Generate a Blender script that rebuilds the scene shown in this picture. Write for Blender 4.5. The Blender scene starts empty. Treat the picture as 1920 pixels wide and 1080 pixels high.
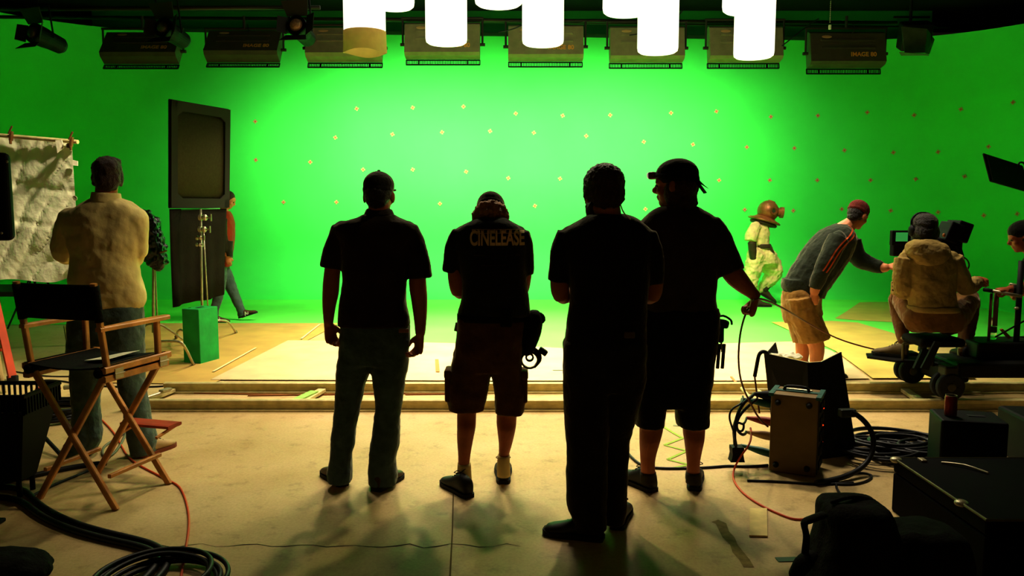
import bpy, bmesh, math, random
from mathutils import Vector, Matrix, Euler, noise
from mathutils.bvhtree import BVHTree
random.seed(7)
R = math.radians
S = bpy.context.scene
COL = S.collection
V = Vector

# ---------------------------------------------------------------- camera
CH, F, PITCH = 1.6, 1500.0, math.atan(155/1500)
CP, SP = math.cos(PITCH), math.sin(PITCH)
cam = bpy.data.objects.new('camera', bpy.data.cameras.new('camera'))
COL.objects.link(cam)
cam.data.sensor_width = 36; cam.data.lens = 36*F/1920
cam.location = (0, 0, CH); cam.rotation_euler = (math.pi/2-PITCH, 0, 0)
S.camera = cam

def ray(px, py):
    a, b = (px-960)/F, (540-py)/F
    return V((a, CP+b*SP, -SP+b*CP))
def W(px, py, d):                      # point of that line of sight on the plane Y = d
    r = ray(px, py); k = d/r.y
    return V((0, 0, CH)) + r*k
def G(px, py, z=0.0):                  # point of that line of sight on the floor
    r = ray(px, py); k = (z-CH)/r.z
    return V((0, 0, CH)) + r*k
def mpp(p):                            # metres per pixel of the photograph at a point
    return (p.y*CP-(p.z-CH)*SP)/F

# ---------------------------------------------------------------- materials
def lin(c):
    c = c/255.0
    return c/12.92 if c <= .04045 else ((c+.055)/1.055)**2.4
MATS = {}
def M(name, rgb, rough=.75, var=0.0, scale=6.0, bump=0.0, bscale=60.0, metal=0.0, emit=0.0, ecol=None, spec=.3, trans=0.0, stretch=None, var2=None, sheen=0.0):
    if name in MATS: return MATS[name]
    m = bpy.data.materials.new(name); m.use_nodes = True
    nt = m.node_tree; b = nt.nodes['Principled BSDF']
    c = tuple(lin(x) for x in rgb)+(1,)
    b.inputs['Base Color'].default_value = c
    b.inputs['Roughness'].default_value = rough
    b.inputs['Metallic'].default_value = metal
    b.inputs['Specular IOR Level'].default_value = spec
    if sheen:
        b.inputs['Sheen Weight'].default_value = sheen; b.inputs['Sheen Roughness'].default_value = .35; b.inputs['Sheen Tint'].default_value = (1, .85, .6, 1)
    if emit:
        b.inputs['Emission Color'].default_value = (tuple(lin(x) for x in (ecol or rgb))+(1,))
        b.inputs['Emission Strength'].default_value = emit
    tc = nt.nodes.new('ShaderNodeTexCoord'); src = tc.outputs['Object']
    if stretch:
        mp = nt.nodes.new('ShaderNodeMapping'); mp.inputs['Scale'].default_value = stretch
        nt.links.new(src, mp.inputs['Vector']); src = mp.outputs['Vector']
    if var:
        n = nt.nodes.new('ShaderNodeTexNoise'); n.inputs['Scale'].default_value = scale
        n.inputs['Detail'].default_value = 6
        nt.links.new(src, n.inputs['Vector'])
        r = nt.nodes.new('ShaderNodeValToRGB')
        r.color_ramp.elements[0].position = .3; r.color_ramp.elements[1].position = .7
        lo = tuple(x*(1-var) for x in c[:3])+(1,)
        if var2: lo = tuple(lin(x) for x in var2)+(1,)
        r.color_ramp.elements[0].color = lo
        r.color_ramp.elements[1].color = tuple(min(1, x*(1+var*.5)) for x in c[:3])+(1,)
        nt.links.new(n.outputs['Fac'], r.inputs['Fac'])
        nt.links.new(r.outputs['Color'], b.inputs['Base Color'])
    if bump:
        n = nt.nodes.new('ShaderNodeTexNoise'); n.inputs['Scale'].default_value = bscale
        n.inputs['Detail'].default_value = 4
        nt.links.new(src, n.inputs['Vector'])
        bp = nt.nodes.new('ShaderNodeBump'); bp.inputs['Strength'].default_value = bump
        bp.inputs['Distance'].default_value = .02
        nt.links.new(n.outputs['Fac'], bp.inputs['Height'])
        nt.links.new(bp.outputs['Normal'], b.inputs['Normal'])
    if trans:
        t = nt.nodes.new('ShaderNodeBsdfTranslucent'); t.inputs['Color'].default_value = c
        mx = nt.nodes.new('ShaderNodeMixShader'); mx.inputs[0].default_value = trans
        nt.links.new(b.outputs[0], mx.inputs[1]); nt.links.new(t.outputs[0], mx.inputs[2])
        nt.links.new(mx.outputs[0], nt.nodes['Material Output'].inputs['Surface'])
    MATS[name] = m
    return m

black   = M('black_cloth', (20, 19, 13), .9, .3, 20, .3, 90, spec=.1)
blackp  = M('black_plastic', (12, 12, 10), .6, .2, 12, spec=.15)
blackm  = M('black_metal', (18, 17, 13), .55, .3, 15, 0, 60, .2, spec=.2)
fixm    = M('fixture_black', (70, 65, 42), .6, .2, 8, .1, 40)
steel   = M('brushed_steel', (176, 166, 130), .35, .2, 30, 0, 60, .45, spec=.6)
rubber  = M('black_rubber', (12, 12, 11), .7)
wood    = M('chair_wood', (212, 146, 70), .4, .45, 9, .1, 40, stretch=(1, 1, 1))
redwood = M('foot_board_wood', (170, 70, 34), .5, .3, 12)
skin    = M('skin', (170, 92, 52), .55, .2, 14, .1, 80)
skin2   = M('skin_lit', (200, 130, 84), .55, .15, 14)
brass   = M('aged_brass', (158, 98, 52), .4, .4, 9, .2, 30, .35)
canvas  = M('diver_canvas', (230, 205, 140), .85, .25, 6, .5, 12)
boot    = M('brown_leather', (64, 50, 26), .6, .3, 14)
orange_c= M('orange_cord_jacket', (206, 82, 40), .5)
red_c   = M('red_cord_jacket', (150, 44, 26), .5)
black_c = M('black_cord_jacket', (16, 17, 14), .5)
teal    = M('teal_connector', (24, 84, 70), .5)
grey_c  = M('grey_cord_jacket', (104, 104, 80), .5)
white   = M('white_paper', (236, 232, 200), .8, .06, 9)
rail_m  = M('track_metal', (204, 190, 130), .45, .25, 14, .1, 30, .1)
tan_e   = M('case_tan', (120, 96, 48), .55, .15, 9)
green_b = M('green_painted_wood', (26, 158, 64), .6, .2, 7, .1, 30)

# ---------------------------------------------------------------- objects
def put(o, parent=None, local=False):
    COL.objects.link(o)
    if parent is not None:
        o.parent = parent
        if not local:
            p = parent; off = V((0, 0, 0))
            while p is not None:
                off += p.location; p = p.parent
            # parents given by location only, meshes written in world coordinates
            if parent.type == 'EMPTY': o.matrix_parent_inverse = Matrix.Translation(-off)
    return o
def obj(name, bm, mat, parent=None, smooth=False, local=False):
    if isinstance(bm, bmesh.types.BMesh):
        bmesh.ops.recalc_face_normals(bm, faces=bm.faces)
        me = bpy.data.meshes.new(name); bm.to_mesh(me); bm.free()
    else: me = bm
    for m in (mat if isinstance(mat, (list, tuple)) else [mat]): me.materials.append(m)
    if smooth: me.polygons.foreach_set('use_smooth', [True]*len(me.polygons))
    return put(bpy.data.objects.new(name, me), parent, local)
def tag(o, label, cat, group=None, kind=None):
    if label: o['label'] = label
    if cat: o['category'] = cat
    if group: o['group'] = group
    if kind: o['kind'] = kind
    return o
def thing(name, label, cat, loc=(0, 0, 0), rz=0, group=None):
    o = bpy.data.objects.new(name, None); COL.objects.link(o)
    o.empty_display_size = .1
    o.location = loc; o.rotation_euler = (0, 0, rz)
    return tag(o, label, cat, group)
def struct(name, bm, mat, smooth=False):
    return tag(obj(name, bm, mat, None, smooth), None, None, None, 'structure')
def new(): return bmesh.new()

def box(bm, c, s, rot=None, bev=0.0, seg=2):
    r = bmesh.ops.create_cube(bm, size=1)
    vs = r['verts']
    for v in vs: v.co = V((v.co.x*s[0], v.co.y*s[1], v.co.z*s[2]))
    if bev:
        es = list({e for v in vs for e in v.link_edges})
        rb = bmesh.ops.bevel(bm, geom=es, offset=bev, segments=seg, affect='EDGES', profile=.5)
        vs = list({v for f in rb['faces'] for v in f.verts} | {v for v in vs if v.is_valid})
    m = Matrix.Translation(V(c)) @ (rot.to_4x4() if rot is not None else Matrix.Identity(4))
    for v in vs: v.co = m @ v.co
    return vs
def RX(a): return Matrix.Rotation(a, 3, 'X')
def RY(a): return Matrix.Rotation(a, 3, 'Y')
def RZ(a): return Matrix.Rotation(a, 3, 'Z')
def ell(bm, c, r, rot=None, u=20, v=14):
    g = bmesh.ops.create_uvsphere(bm, u_segments=u, v_segments=v, radius=1)
    if not hasattr(r, '__len__'): r = (r, r, r)
    for x in g['verts']:
        p = V((x.co.x*r[0], x.co.y*r[1], x.co.z*r[2]))
        x.co = (rot @ p if rot is not None else p) + V(c)
def ringed(bm, rings, cap=True):
    L = [[bm.verts.new(p) for p in rg] for rg in rings]
    n = len(L[0])
    for a, b in zip(L, L[1:]):
        for i in range(n):
            bm.faces.new((a[i], a[(i+1) % n], b[(i+1) % n], b[i]))
    if cap:
        bm.faces.new(L[0][::-1]); bm.faces.new(L[-1])
    return L
def cat_rom(rows, k=3):
    out = []
    n = len(rows)
    for i in range(n-1):
        p0, p1, p2, p3 = rows[max(i-1, 0)], rows[i], rows[i+1], rows[min(i+2, n-1)]
        for j in range(k):
            t = j/k
            out.append(tuple(.5*((2*b)+(-a+c)*t+(2*a-5*b+4*c-e)*t*t+(-a+3*b-3*c+e)*t**3) for a, b, c, e in zip(p0, p1, p2, p3)))
    out.append(tuple(rows[-1]))
    return out
def tube(bm, pts, rad, n=14, up=V((0, 1, 0)), round_end=True, k=3):
    """a limb: rings square to the path; rad holds r or (across, along up)"""
    rows = []
    for p, r in zip(pts, rad):
        a, b = r if hasattr(r, '__len__') else (r, r)
        rows.append((p[0], p[1], p[2], a, b))
    rows = cat_rom(rows, k) if len(rows) > 2 or k > 1 else rows
    P = [V(r[:3]) for r in rows]
    rings = []
    for i, r in enumerate(rows):
        t = (P[min(i+1, len(P)-1)]-P[max(i-1, 0)])
        if t.length < 1e-6: t = V((0, 0, 1))
        t.normalize()
        u = up - t*up.dot(t)
        if u.length < .15: u = V((1, 0, 0)) - t*t.x
        u.normalize(); s = t.cross(u)
        a, b = max(r[3], .0008), max(r[4], .0008)
        def rg(c, sc): return [c + s*(a*sc*math.cos(q*2*math.pi/n)) + u*(b*sc*math.sin(q*2*math.pi/n)) for q in range(n)]
        m = min(a, b)
        if round_end and i == 0:
            rings += [rg(P[i]-t*m*.6, .55), rg(P[i]-t*m*.3, .85)]
        rings.append(rg(P[i], 1))
        if round_end and i == len(rows)-1:
            rings += [rg(P[i]+t*m*.3, .85), rg(P[i]+t*m*.6, .55)]
    ringed(bm, rings)
def limb(bm, d, chain, n=14, sc=1.0, ratio=1.0, round_end=True):
    """chain of (px, py, depth offset, half width in px[, depth ratio])"""
    pts = [W(c[0], c[1], d+c[2]) for c in chain]
    rad = []
    for c, p in zip(chain, pts):
        r = c[3]*mpp(p)*sc; q = c[4] if len(c) > 4 else ratio
        rad.append((r, r*q))
    tube(bm, pts, rad, n, round_end=round_end)
    if not round_end and len(chain) > 2: ell(bm, pts[0], min(rad[0])*.72, None, 16, 12)
    return pts
def arm(bm, d, chain):
    limb(bm, d, [(c[0], c[1], c[2], c[3]*(.55 if k == 0 else (.82 if k == 1 else 1))) for k, c in enumerate(chain)])
def slices(bm, d, rows, expo=2.4, n=32, sc=1.0, k=3):
    """rows of (py, x left, x right, half depth in m[, depth offset]): level rings that follow an outline"""
    rr = cat_rom([tuple(r)+((0,) if len(r) < 5 else ()) for r in rows], k)
    rings = []
    for py, xl, xr, hd, dy in rr:
        c = W((xl+xr)/2, py, d+dy); a = max((xr-xl)/2*mpp(c)*sc, .002); b = hd*sc
        rg = []
        for q in range(n):
            th = q*2*math.pi/n; cs, sn = math.cos(th), math.sin(th)
            rg.append(c + V((a*math.copysign(abs(cs)**(2/expo), cs), b*math.copysign(abs(sn)**(2/expo), sn), 0)))
        rings.append(rg)
    ringed(bm, rings)

TEX = {}
def cloud(size):
    if size not in TEX:
        t = bpy.data.textures.new('folds', 'CLOUDS'); t.noise_scale = size; t.noise_depth = 2
        TEX[size] = t
    return TEX[size]
def fuse(name, bm, mat, parent, voxel=.008, smooth=4, folds=0, fsize=.09, stretch=None):
    """joins overlapping closed shapes into one continuous skin"""
    bmesh.ops.recalc_face_normals(bm, faces=bm.faces)
    me = bpy.data.meshes.new(name+'_raw'); bm.to_mesh(me); bm.free()
    o = bpy.data.objects.new(name+'_raw', me); COL.objects.link(o)
    md = o.modifiers.new('r', 'REMESH'); md.mode = 'VOXEL'; md.voxel_size = voxel
    if smooth:
        ms = o.modifiers.new('s', 'SMOOTH'); ms.factor = .5; ms.iterations = smooth
    if folds:
        mdp = o.modifiers.new('d', 'DISPLACE'); mdp.texture = cloud(fsize); mdp.strength = folds
        mdp.texture_coords = 'LOCAL'; mdp.mid_level = .5
    dg = bpy.context.evaluated_depsgraph_get()
    nm = bpy.data.meshes.new_from_object(o.evaluated_get(dg))
    bpy.data.objects.remove(o); bpy.data.meshes.remove(me)
    nm.name = name; nm.materials.clear()
    return obj(name, nm, mat, parent, True)

def cable(name, label, cat, pts, r, mat, group=None, parent=None):
    cu = bpy.data.curves.new(name, 'CURVE'); cu.dimensions = '3D'
    cu.bevel_depth = r; cu.bevel_resolution = 2; cu.resolution_u = 6; cu.use_fill_caps = True
    sp = cu.splines.new('NURBS'); sp.points.add(len(pts)-1)
    for p, q in zip(sp.points, pts): p.co = (q[0], q[1], q[2], 1)
    sp.order_u = 4 if len(pts) > 3 else len(pts); sp.use_endpoint_u = True
    o = bpy.data.objects.new(name, cu); COL.objects.link(o)
    me = bpy.data.meshes.new_from_object(o.evaluated_get(bpy.context.evaluated_depsgraph_get()))
    bpy.data.objects.remove(o); me.name = name; me.materials.clear()
    o = obj(name, me, mat, parent, True)
    if label: tag(o, label, cat, group)
    return o
def rod(bm, a, b, r, n=10):
    tube(bm, [V(a), V(b)], [r, r], n, round_end=False, k=1)
def slab(bm, quad, th):
    """thin panel through four (or more) points, thickness along its normal"""
    q = [V(p) for p in quad]
    nrm = (q[1]-q[0]).cross(q[2]-q[0]).normalized()*th/2
    a = [bm.verts.new(p+nrm) for p in q]; b = [bm.verts.new(p-nrm) for p in q]
    bm.faces.new(a); bm.faces.new(b[::-1])
    for i in range(len(q)):
        j = (i+1) % len(q); bm.faces.new((a[i], b[i], b[j], a[j]))
def text_mesh(s, size, extrude=0.0, bold=0.0):
    cu = bpy.data.curves.new('t', 'FONT'); cu.body = s; cu.size = size; cu.align_x = 'CENTER'; cu.align_y = 'CENTER'
    cu.extrude = extrude; cu.offset = bold
    o = bpy.data.objects.new('t', cu); COL.objects.link(o)
    dg = bpy.context.evaluated_depsgraph_get()
    me = bpy.data.meshes.new_from_object(o.evaluated_get(dg))
    bpy.data.objects.remove(o)
    return me
ORD = ['first', 'second', 'third', 'fourth', 'fifth', 'sixth', 'seventh', 'eighth', 'ninth', 'tenth', 'eleventh', 'twelfth', 'thirteenth', 'fourteenth']
# ================================================================ the setting
YW, HW, RC = 14.5, 4.56, 3.0          # back wall, its height, corner radius
XL, XR = -8.7, 8.5
def plan(t_pts=24):
    """plan line of the curved green wall from the left wing to the right wing"""
    P = [V((XL, 5.5, 0)), V((XL, 9, 0))]
    for i in range(t_pts+1):
        a = math.pi - i*math.pi/2/t_pts
        P.append(V((XL+RC+RC*math.cos(a), YW-RC+RC*math.sin(a), 0)))
    for i in range(t_pts+1):
        a = math.pi/2 - i*math.pi/2/t_pts
        P.append(V((XR-RC+RC*math.cos(a), YW-RC+RC*math.sin(a), 0)))
    P += [V((XR, 9, 0)), V((XR, 5.5, 0))]
    return P
def wall_hit(px, py):
    r = ray(px, py); o = V((0, 0, CH))
    p = o + r*(YW/r.y); n = V((0, -1, 0))
    for cx, s in ((XL+RC, -1), (XR-RC, 1)):
        if (p.x-cx)*s > 0:
            c = V((cx, YW-RC)); d2 = V((r.x, r.y)); oc = V((0, 0))-c
            A = d2.dot(d2); B = 2*oc.dot(d2); Cc = oc.dot(oc)-RC*RC
            D = B*B-4*A*Cc
            if D > 0:
                k = (-B+math.sqrt(D))/(2*A); p = o + r*k
                q = V((p.x-c.x, p.y-c.y, 0)).normalized(); n = -q
    return p, n
# green paint: flat chroma paint with a few roller marks
green = M('chroma_green_paint', (86, 232, 104), .8, .08, .8, .05, 30, spec=.15)
bm = new()
pl = plan(); prof = []
RV = 1.0
for i in range(9):                     # the sweep between floor and wall
    a = i*math.pi/2/8
    prof.append((RV-RV*math.sin(a), RV-RV*math.cos(a)))
prof.append((0, None))
cen = V((0, 8, 0)); rows = []
for k, p in enumerate(pl):
    t = (pl[min(k+1, len(pl)-1)]-pl[max(k-1, 0)]).normalized(); nn = V((t.y, -t.x, 0))
    if nn.dot(cen-p) < 0: nn = -nn
    rows.append([bm.verts.new(p+nn*a+V((0, 0, (z if z is not None else HW-.013*p.x)+.004))) for a, z in prof])
for a, b in zip(rows, rows[1:]):
    for j in range(len(prof)-1): bm.faces.new((a[j], b[j], b[j+1], a[j+1]))
struct('wall_back', bm, green, True)
# painted part of the studio floor
bm = new()
ge = [(-7.7, 10.6), (-3.5, 10.75), (-2.35, 10.6), (-1.0, 8.75), (.2, 8.55), (.75, 8.3), (2.6, 8.7), (4.2, 8.6), (5.2, 9.2), (7.5, 9.2)]
vs = [bm.verts.new((x, y, .005)) for x, y in ge+[(7.5, 13.6), (-7.7, 13.6)]]
bm.faces.new(vs)
struct('floor_green_paint', bm, M('green_floor_paint', (112, 236, 92), .6, .10, 1.2, .05, 30))
# the green border above the sweep and the dark roof space
def plain(name, pts, mat):
    bm = new(); bm.faces.new([bm.verts.new(p) for p in pts]); return struct(name, bm, mat)
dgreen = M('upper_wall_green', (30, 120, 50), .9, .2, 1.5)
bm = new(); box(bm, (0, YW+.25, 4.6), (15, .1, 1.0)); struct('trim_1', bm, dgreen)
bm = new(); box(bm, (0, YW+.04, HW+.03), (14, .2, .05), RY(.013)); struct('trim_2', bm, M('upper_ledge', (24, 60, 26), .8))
dark = M('roof_black', (9, 9, 7), .95, .3, 2)
bm = new(); box(bm, (0, 5, 5.1), (24, 23, .1)); struct('ceiling', bm, dark)
bm = new(); box(bm, (-9.9, 5, 2.9), (.1, 23, 5.8)); struct('wall_left', bm, dark)
bm = new(); box(bm, (9.9, 5, 2.9), (.1, 23, 5.8)); struct('wall_right', bm, dark)
# concrete floor
fl = bpy.data.materials.new('worn_concrete'); fl.use_nodes = True
nt = fl.node_tree; b = nt.nodes['Principled BSDF']
tc = nt.nodes.new('ShaderNodeTexCoord')
def nz(scale, det=8, rough=.6):
    n = nt.nodes.new('ShaderNodeTexNoise'); n.inputs['Scale'].default_value = scale; n.inputs['Detail'].default_value = det
    n.inputs['Roughness'].default_value = rough
    nt.links.new(tc.outputs['Object'], n.inputs['Vector']); return n
def ramp(src, stops):
    r = nt.nodes.new('ShaderNodeValToRGB'); e = r.color_ramp.elements
    while len(e) < len(stops): e.new(.5)
    for q, (p, c) in zip(e, stops): q.position = p; q.color = tuple(lin(x) for x in c)+(1,)
    nt.links.new(src, r.inputs['Fac']); return r
n1, n2, n3 = nz(.9), nz(7, 10, .7), nz(60, 6, .7)
c1 = ramp(n1.outputs['Fac'], [(.25, (182, 154, 92)), (.5, (204, 178, 122)), (.75, (218, 196, 144))])
c2 = ramp(n2.outputs['Fac'], [(.30, (150, 136, 110)), (.45, (236, 234, 228)), (.8, (255, 255, 255))])
c3 = ramp(n3.outputs['Fac'], [(.3, (205, 200, 190)), (.6, (255, 255, 255))])
def mul(a, bb, f):
    m = nt.nodes.new('ShaderNodeMixRGB'); m.blend_type = 'MULTIPLY'; m.inputs[0].default_value = f
    nt.links.new(a, m.inputs[1]); nt.links.new(bb, m.inputs[2]); return m.outputs[0]
cc = mul(mul(c1.outputs[0], c2.outputs[0], .55), c3.outputs[0], .5)
nt.links.new(cc, b.inputs['Base Color'])
b.inputs['Specular IOR Level'].default_value = .22
rr = nt.nodes.new('ShaderNodeMapRange'); rr.inputs[3].default_value = .42; rr.inputs[4].default_value = .7
nt.links.new(n2.outputs['Fac'], rr.inputs[0]); nt.links.new(rr.outputs[0], b.inputs['Roughness'])
bp = nt.nodes.new('ShaderNodeBump'); bp.inputs['Strength'].default_value = .25; bp.inputs['Distance'].default_value = .01
nt.links.new(n2.outputs['Fac'], bp.inputs['Height']); nt.links.new(bp.outputs['Normal'], b.inputs['Normal'])
bm = new(); bm.faces.new([bm.verts.new(p) for p in ((-9.9, -2, 0), (9.9, -2, 0), (9.9, 16, 0), (-9.9, 16, 0))])
struct('floor', bm, fl)
# joints and cracks of the concrete
crack = M('floor_crack_dark', (52, 38, 14), .9)
def strip(name, pts, w, mat, z=.0015, jag=.0):
    bm = new(); L = []
    for i, p in enumerate(pts):
        t = (V(pts[min(i+1, len(pts)-1)])-V(pts[max(i-1, 0)])); t.z = 0; t.normalize(); n = V((t.y, -t.x, 0))
        ww = w*(1+jag*random.uniform(-1, 1))
        q = V((p[0], p[1], z)); L.append((bm.verts.new(q+n*ww), bm.verts.new(q-n*ww)))
    for a, c in zip(L, L[1:]): bm.faces.new((a[0], c[0], c[1], a[1]))
    return struct(name, bm, mat)
strip('floor_joint', [G(850, 925), G(848, 1000), G(843, 1095)], .004, M('floor_joint_dark', (96, 78, 34), .9), jag=.3)
pp = [(300+i*26, 1024+3*math.sin(i*1.7)+random.uniform(-2, 2)) for i in range(27)]
strip('floor_crack', [G(*p) for p in pp], .0028, crack, jag=.7)
pp = [(1340, 977), (1352, 982), (1358, 997), (1366, 1008), (1376, 1022), (1384, 1036), (1396, 1050), (1404, 1064)]
strip('floor_scar', [G(*p) for p in pp], .022, M('floor_scar_grey', (146, 126, 72), .9, .3, 30), jag=.45)

# tan sheets laid over the floor
def sheet(label, pts, z, rgb, nm, th=.003):
    bm = new(); q = [G(*p) for p in pts]
    a = [bm.verts.new((p.x, p.y, z)) for p in q]; bt = [bm.verts.new((p.x, p.y, z-th)) for p in q]
    bm.faces.new(a)
    for i in range(len(q)):
        j = (i+1) % len(q); bm.faces.new((a[i], a[j], bt[j], bt[i]))
    return tag(obj('floor_board', bm, M(nm, rgb, .6, .16, 3.0, .06, 40)), label, 'board', 'protective boards on the floor')
sheet('golden brown floor board under the flag stand and green box', [(120, 612), (300, 607), (636, 607), (590, 632), (520, 668), (395, 722), (140, 718)], .009, (194, 158, 84), 'board_golden')
sheet('long pale board between dolly track and green floor, under the four standing men', [(540, 640), (690, 641), (900, 647), (1060, 655), (1200, 650), (1500, 642), (1560, 660), (1630, 712), (1400, 716), (900, 716), (395, 714)], .013, (210, 186, 138), 'board_pale')
sheet('board with a pointed corner on the green floor, under the bending man', [(1446, 606), (1560, 604), (1608, 607), (1672, 626), (1740, 650), (1830, 712), (1636, 712), (1566, 660)], .017, (200, 178, 92), 'board_olive')
sheet('detached board lying on the green floor behind the bending man', [(1566, 598), (1586, 586), (1612, 568), (1700, 567), (1790, 568), (1790, 604), (1690, 606), (1600, 601)], .012, (196, 176, 90), 'board_far')
# strips of tape on the boards
def tape(label, a, c, w, rgb, nm, z=.02):
    bm = new(); p, q = G(*a), G(*c); t = (q-p).normalized(); n = V((t.y, -t.x, 0))*w
    top = [V((v.x, v.y, z)) for v in (p+n, q+n, q-n, p-n)]
    slab(bm, top, .001)
    tag(obj('tape_strip', bm, M(nm, rgb, .7)), label, 'tape', 'tape strips on the floor')
tape('orange tape strip on the pale board between the two men at the track', (819, 677), (821, 701), .018, (206, 120, 60), 'tape_orange')
tape('pale tape seam running across the golden board', (400, 700), (480, 655), .012, (226, 208, 150), 'tape_pale')
tape('pale tape seam near the green floor edge', (565, 638), (600, 610), .012, (226, 208, 150), 'tape_pale')
tape('blue tape mark on the pale board beside the tall dark-shirted man', (1036, 697), (1056, 697), .014, (150, 168, 140), 'tape_blue')
tape('blue tape mark on the floor between the legs of the headlamp man', (1262, 798), (1284, 799), .015, (140, 150, 100), 'tape_blue2', .003)
tape('teal tape mark on the floor beside the black bag', (1456, 1050), (1505, 1049), .022, (58, 96, 62), 'tape_teal', .003)
# a green painted zigzag on the concrete
bm = new()
zz = [(1243, 800), (1262, 812), (1280, 822), (1246, 835), (1288, 846), (1252, 862), (1292, 872), (1262, 878)]
for a, c in zip(zz, zz[1:]):
    p, q = G(*a), G(*c); t = (q-p).normalized(); n = V((t.y, -t.x, 0))*.011
    slab(bm, [V((v.x, v.y, .003)) for v in (p+n, q+n, q-n, p-n)], .001)
struct('floor_paint_mark', bm, M('paint_mark_green', (150, 180, 60), .8))
# loose pieces
bm = new(); q = [G(1405, 1007), G(1439, 1008), G(1438, 956), G(1406, 956)]
slab(bm, [V((p.x, p.y, .006)) for p in q], .008)
tag(obj('wood_offcut', bm, M('offcut_tan', (226, 200, 128), .7, .15, 20)), 'small tan rectangular plywood offcut lying on the concrete', 'board')
for lab, a, c in (('brown wooden lath lying between the rails, longer one', (356, 738), (560, 742)), ('brown wooden lath between the rails behind the man in jeans', (465, 743), (760, 739)), ('short brown lath between the rails beside the second man', (760, 741), (835, 740))):
    bm = new(); p, q = G(*a), G(*c); box(bm, (p+q)/2+V((0, 0, .006)), ((q-p).length, .016, .01), RZ(math.atan2(q.y-p.y, q.x-p.x)))
    tag(obj('wooden_lath', bm, M('lath_brown', (146, 92, 42), .8)), lab, 'wood', 'laths between the rails')

# ================================================================ tape markers on the green wall
rows_m = [
 ('top', [(479, 228), (669, 204), (774, 202), (869, 200), (967, 213), (1055, 217), (1144, 216), (1258, 212), (1343, 209), (1445, 219), (1533, 217), (1626, 211), (1714, 216), (1802, 205), (1900, 192)]),
 ('second', [(480, 300), (629, 258), (736, 252), (829, 248), (919, 246), (1001, 249), (1099, 255), (1207, 266), (1299, 271), (1400, 276), (1489, 278), (1583, 282), (1675, 286), (1759, 285), (1854, 275)]),
 ('third', [(582, 304), (681, 318), (774, 318), (874, 322), (953, 334), (1050, 335), (1348, 338), (1443, 338), (1532, 338), (1632, 338), (1717, 336), (1809, 331)]),
 ('lowest', [(532, 379), (631, 379), (825, 382), (1003, 386), (1210, 392), (1396, 393), (1487, 395), (1578, 392), (1670, 395), (1759, 398), (1845, 404), (1908, 401)])]
mk_m = M('marker_tape', (238, 160, 122), .8, .2, 40)
mk_c = M('marker_centre', (226, 104, 64), .8)
ORD2 = ORD+['fifteenth']
for rn, L in rows_m:
    for i, (px, py) in enumerate(L):
        p, n = wall_hit(px, py); p = p+n*.012
        bm = new(); a = random.uniform(-.3, .3)
        rot = n.to_track_quat('Z', 'Y').to_matrix()
        for q in (a, a+math.pi/2):
            box(bm, p, (.074, .026, .002), rot @ RZ(q))
        c = new(); box(c, p+n*.002, (.026, .026, .002), rot @ RZ(a))
        o = tag(obj('tape_marker', bm, mk_m), f'orange tape cross on green wall, {ORD2[i]} from the left in {rn} row', 'marker', 'tape tracking markers on the green wall')
        o2 = obj('marker_dot', c, mk_c, o, local=True)

# ================================================================ lights in the grid
def pipe(label, a, c, r=.025, mat=None):
    bm = new(); rod(bm, a, c, r, 12)
    o = obj('grid_pipe', bm, mat or M('pipe_dark', (46, 42, 24), .5, .2, 8, 0, 60, .5), None, True)
    return tag(o, label, 'pipe', 'pipes of the lighting grid')
zp = W(960, 33, 11.5).z
pipe('long dark pipe above the row of wide black fixtures', (-7.2, 11.552, zp+.02), (5.4, 11.552, zp-.06))
pipe('dark pipe along the top edge of the green wall', (-7.4, 13.9, HW+.2), (7.4, 13.9, HW+.03), .02)
pipe('dark pipe carrying the front space lights', (-4, 10.042, 4.9), (5.5, 10.042, 4.9))
pipe('dark pipe carrying the nearer space lights', (-4, 8.442, 4.9), (5.5, 8.442, 4.9))
pipe('dark pipe carrying the small round spotlights', (-7, 9.45, W(560, 12, 9.3).z), (-2.2, 9.45, W(560, 8, 9.3).z))

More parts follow.
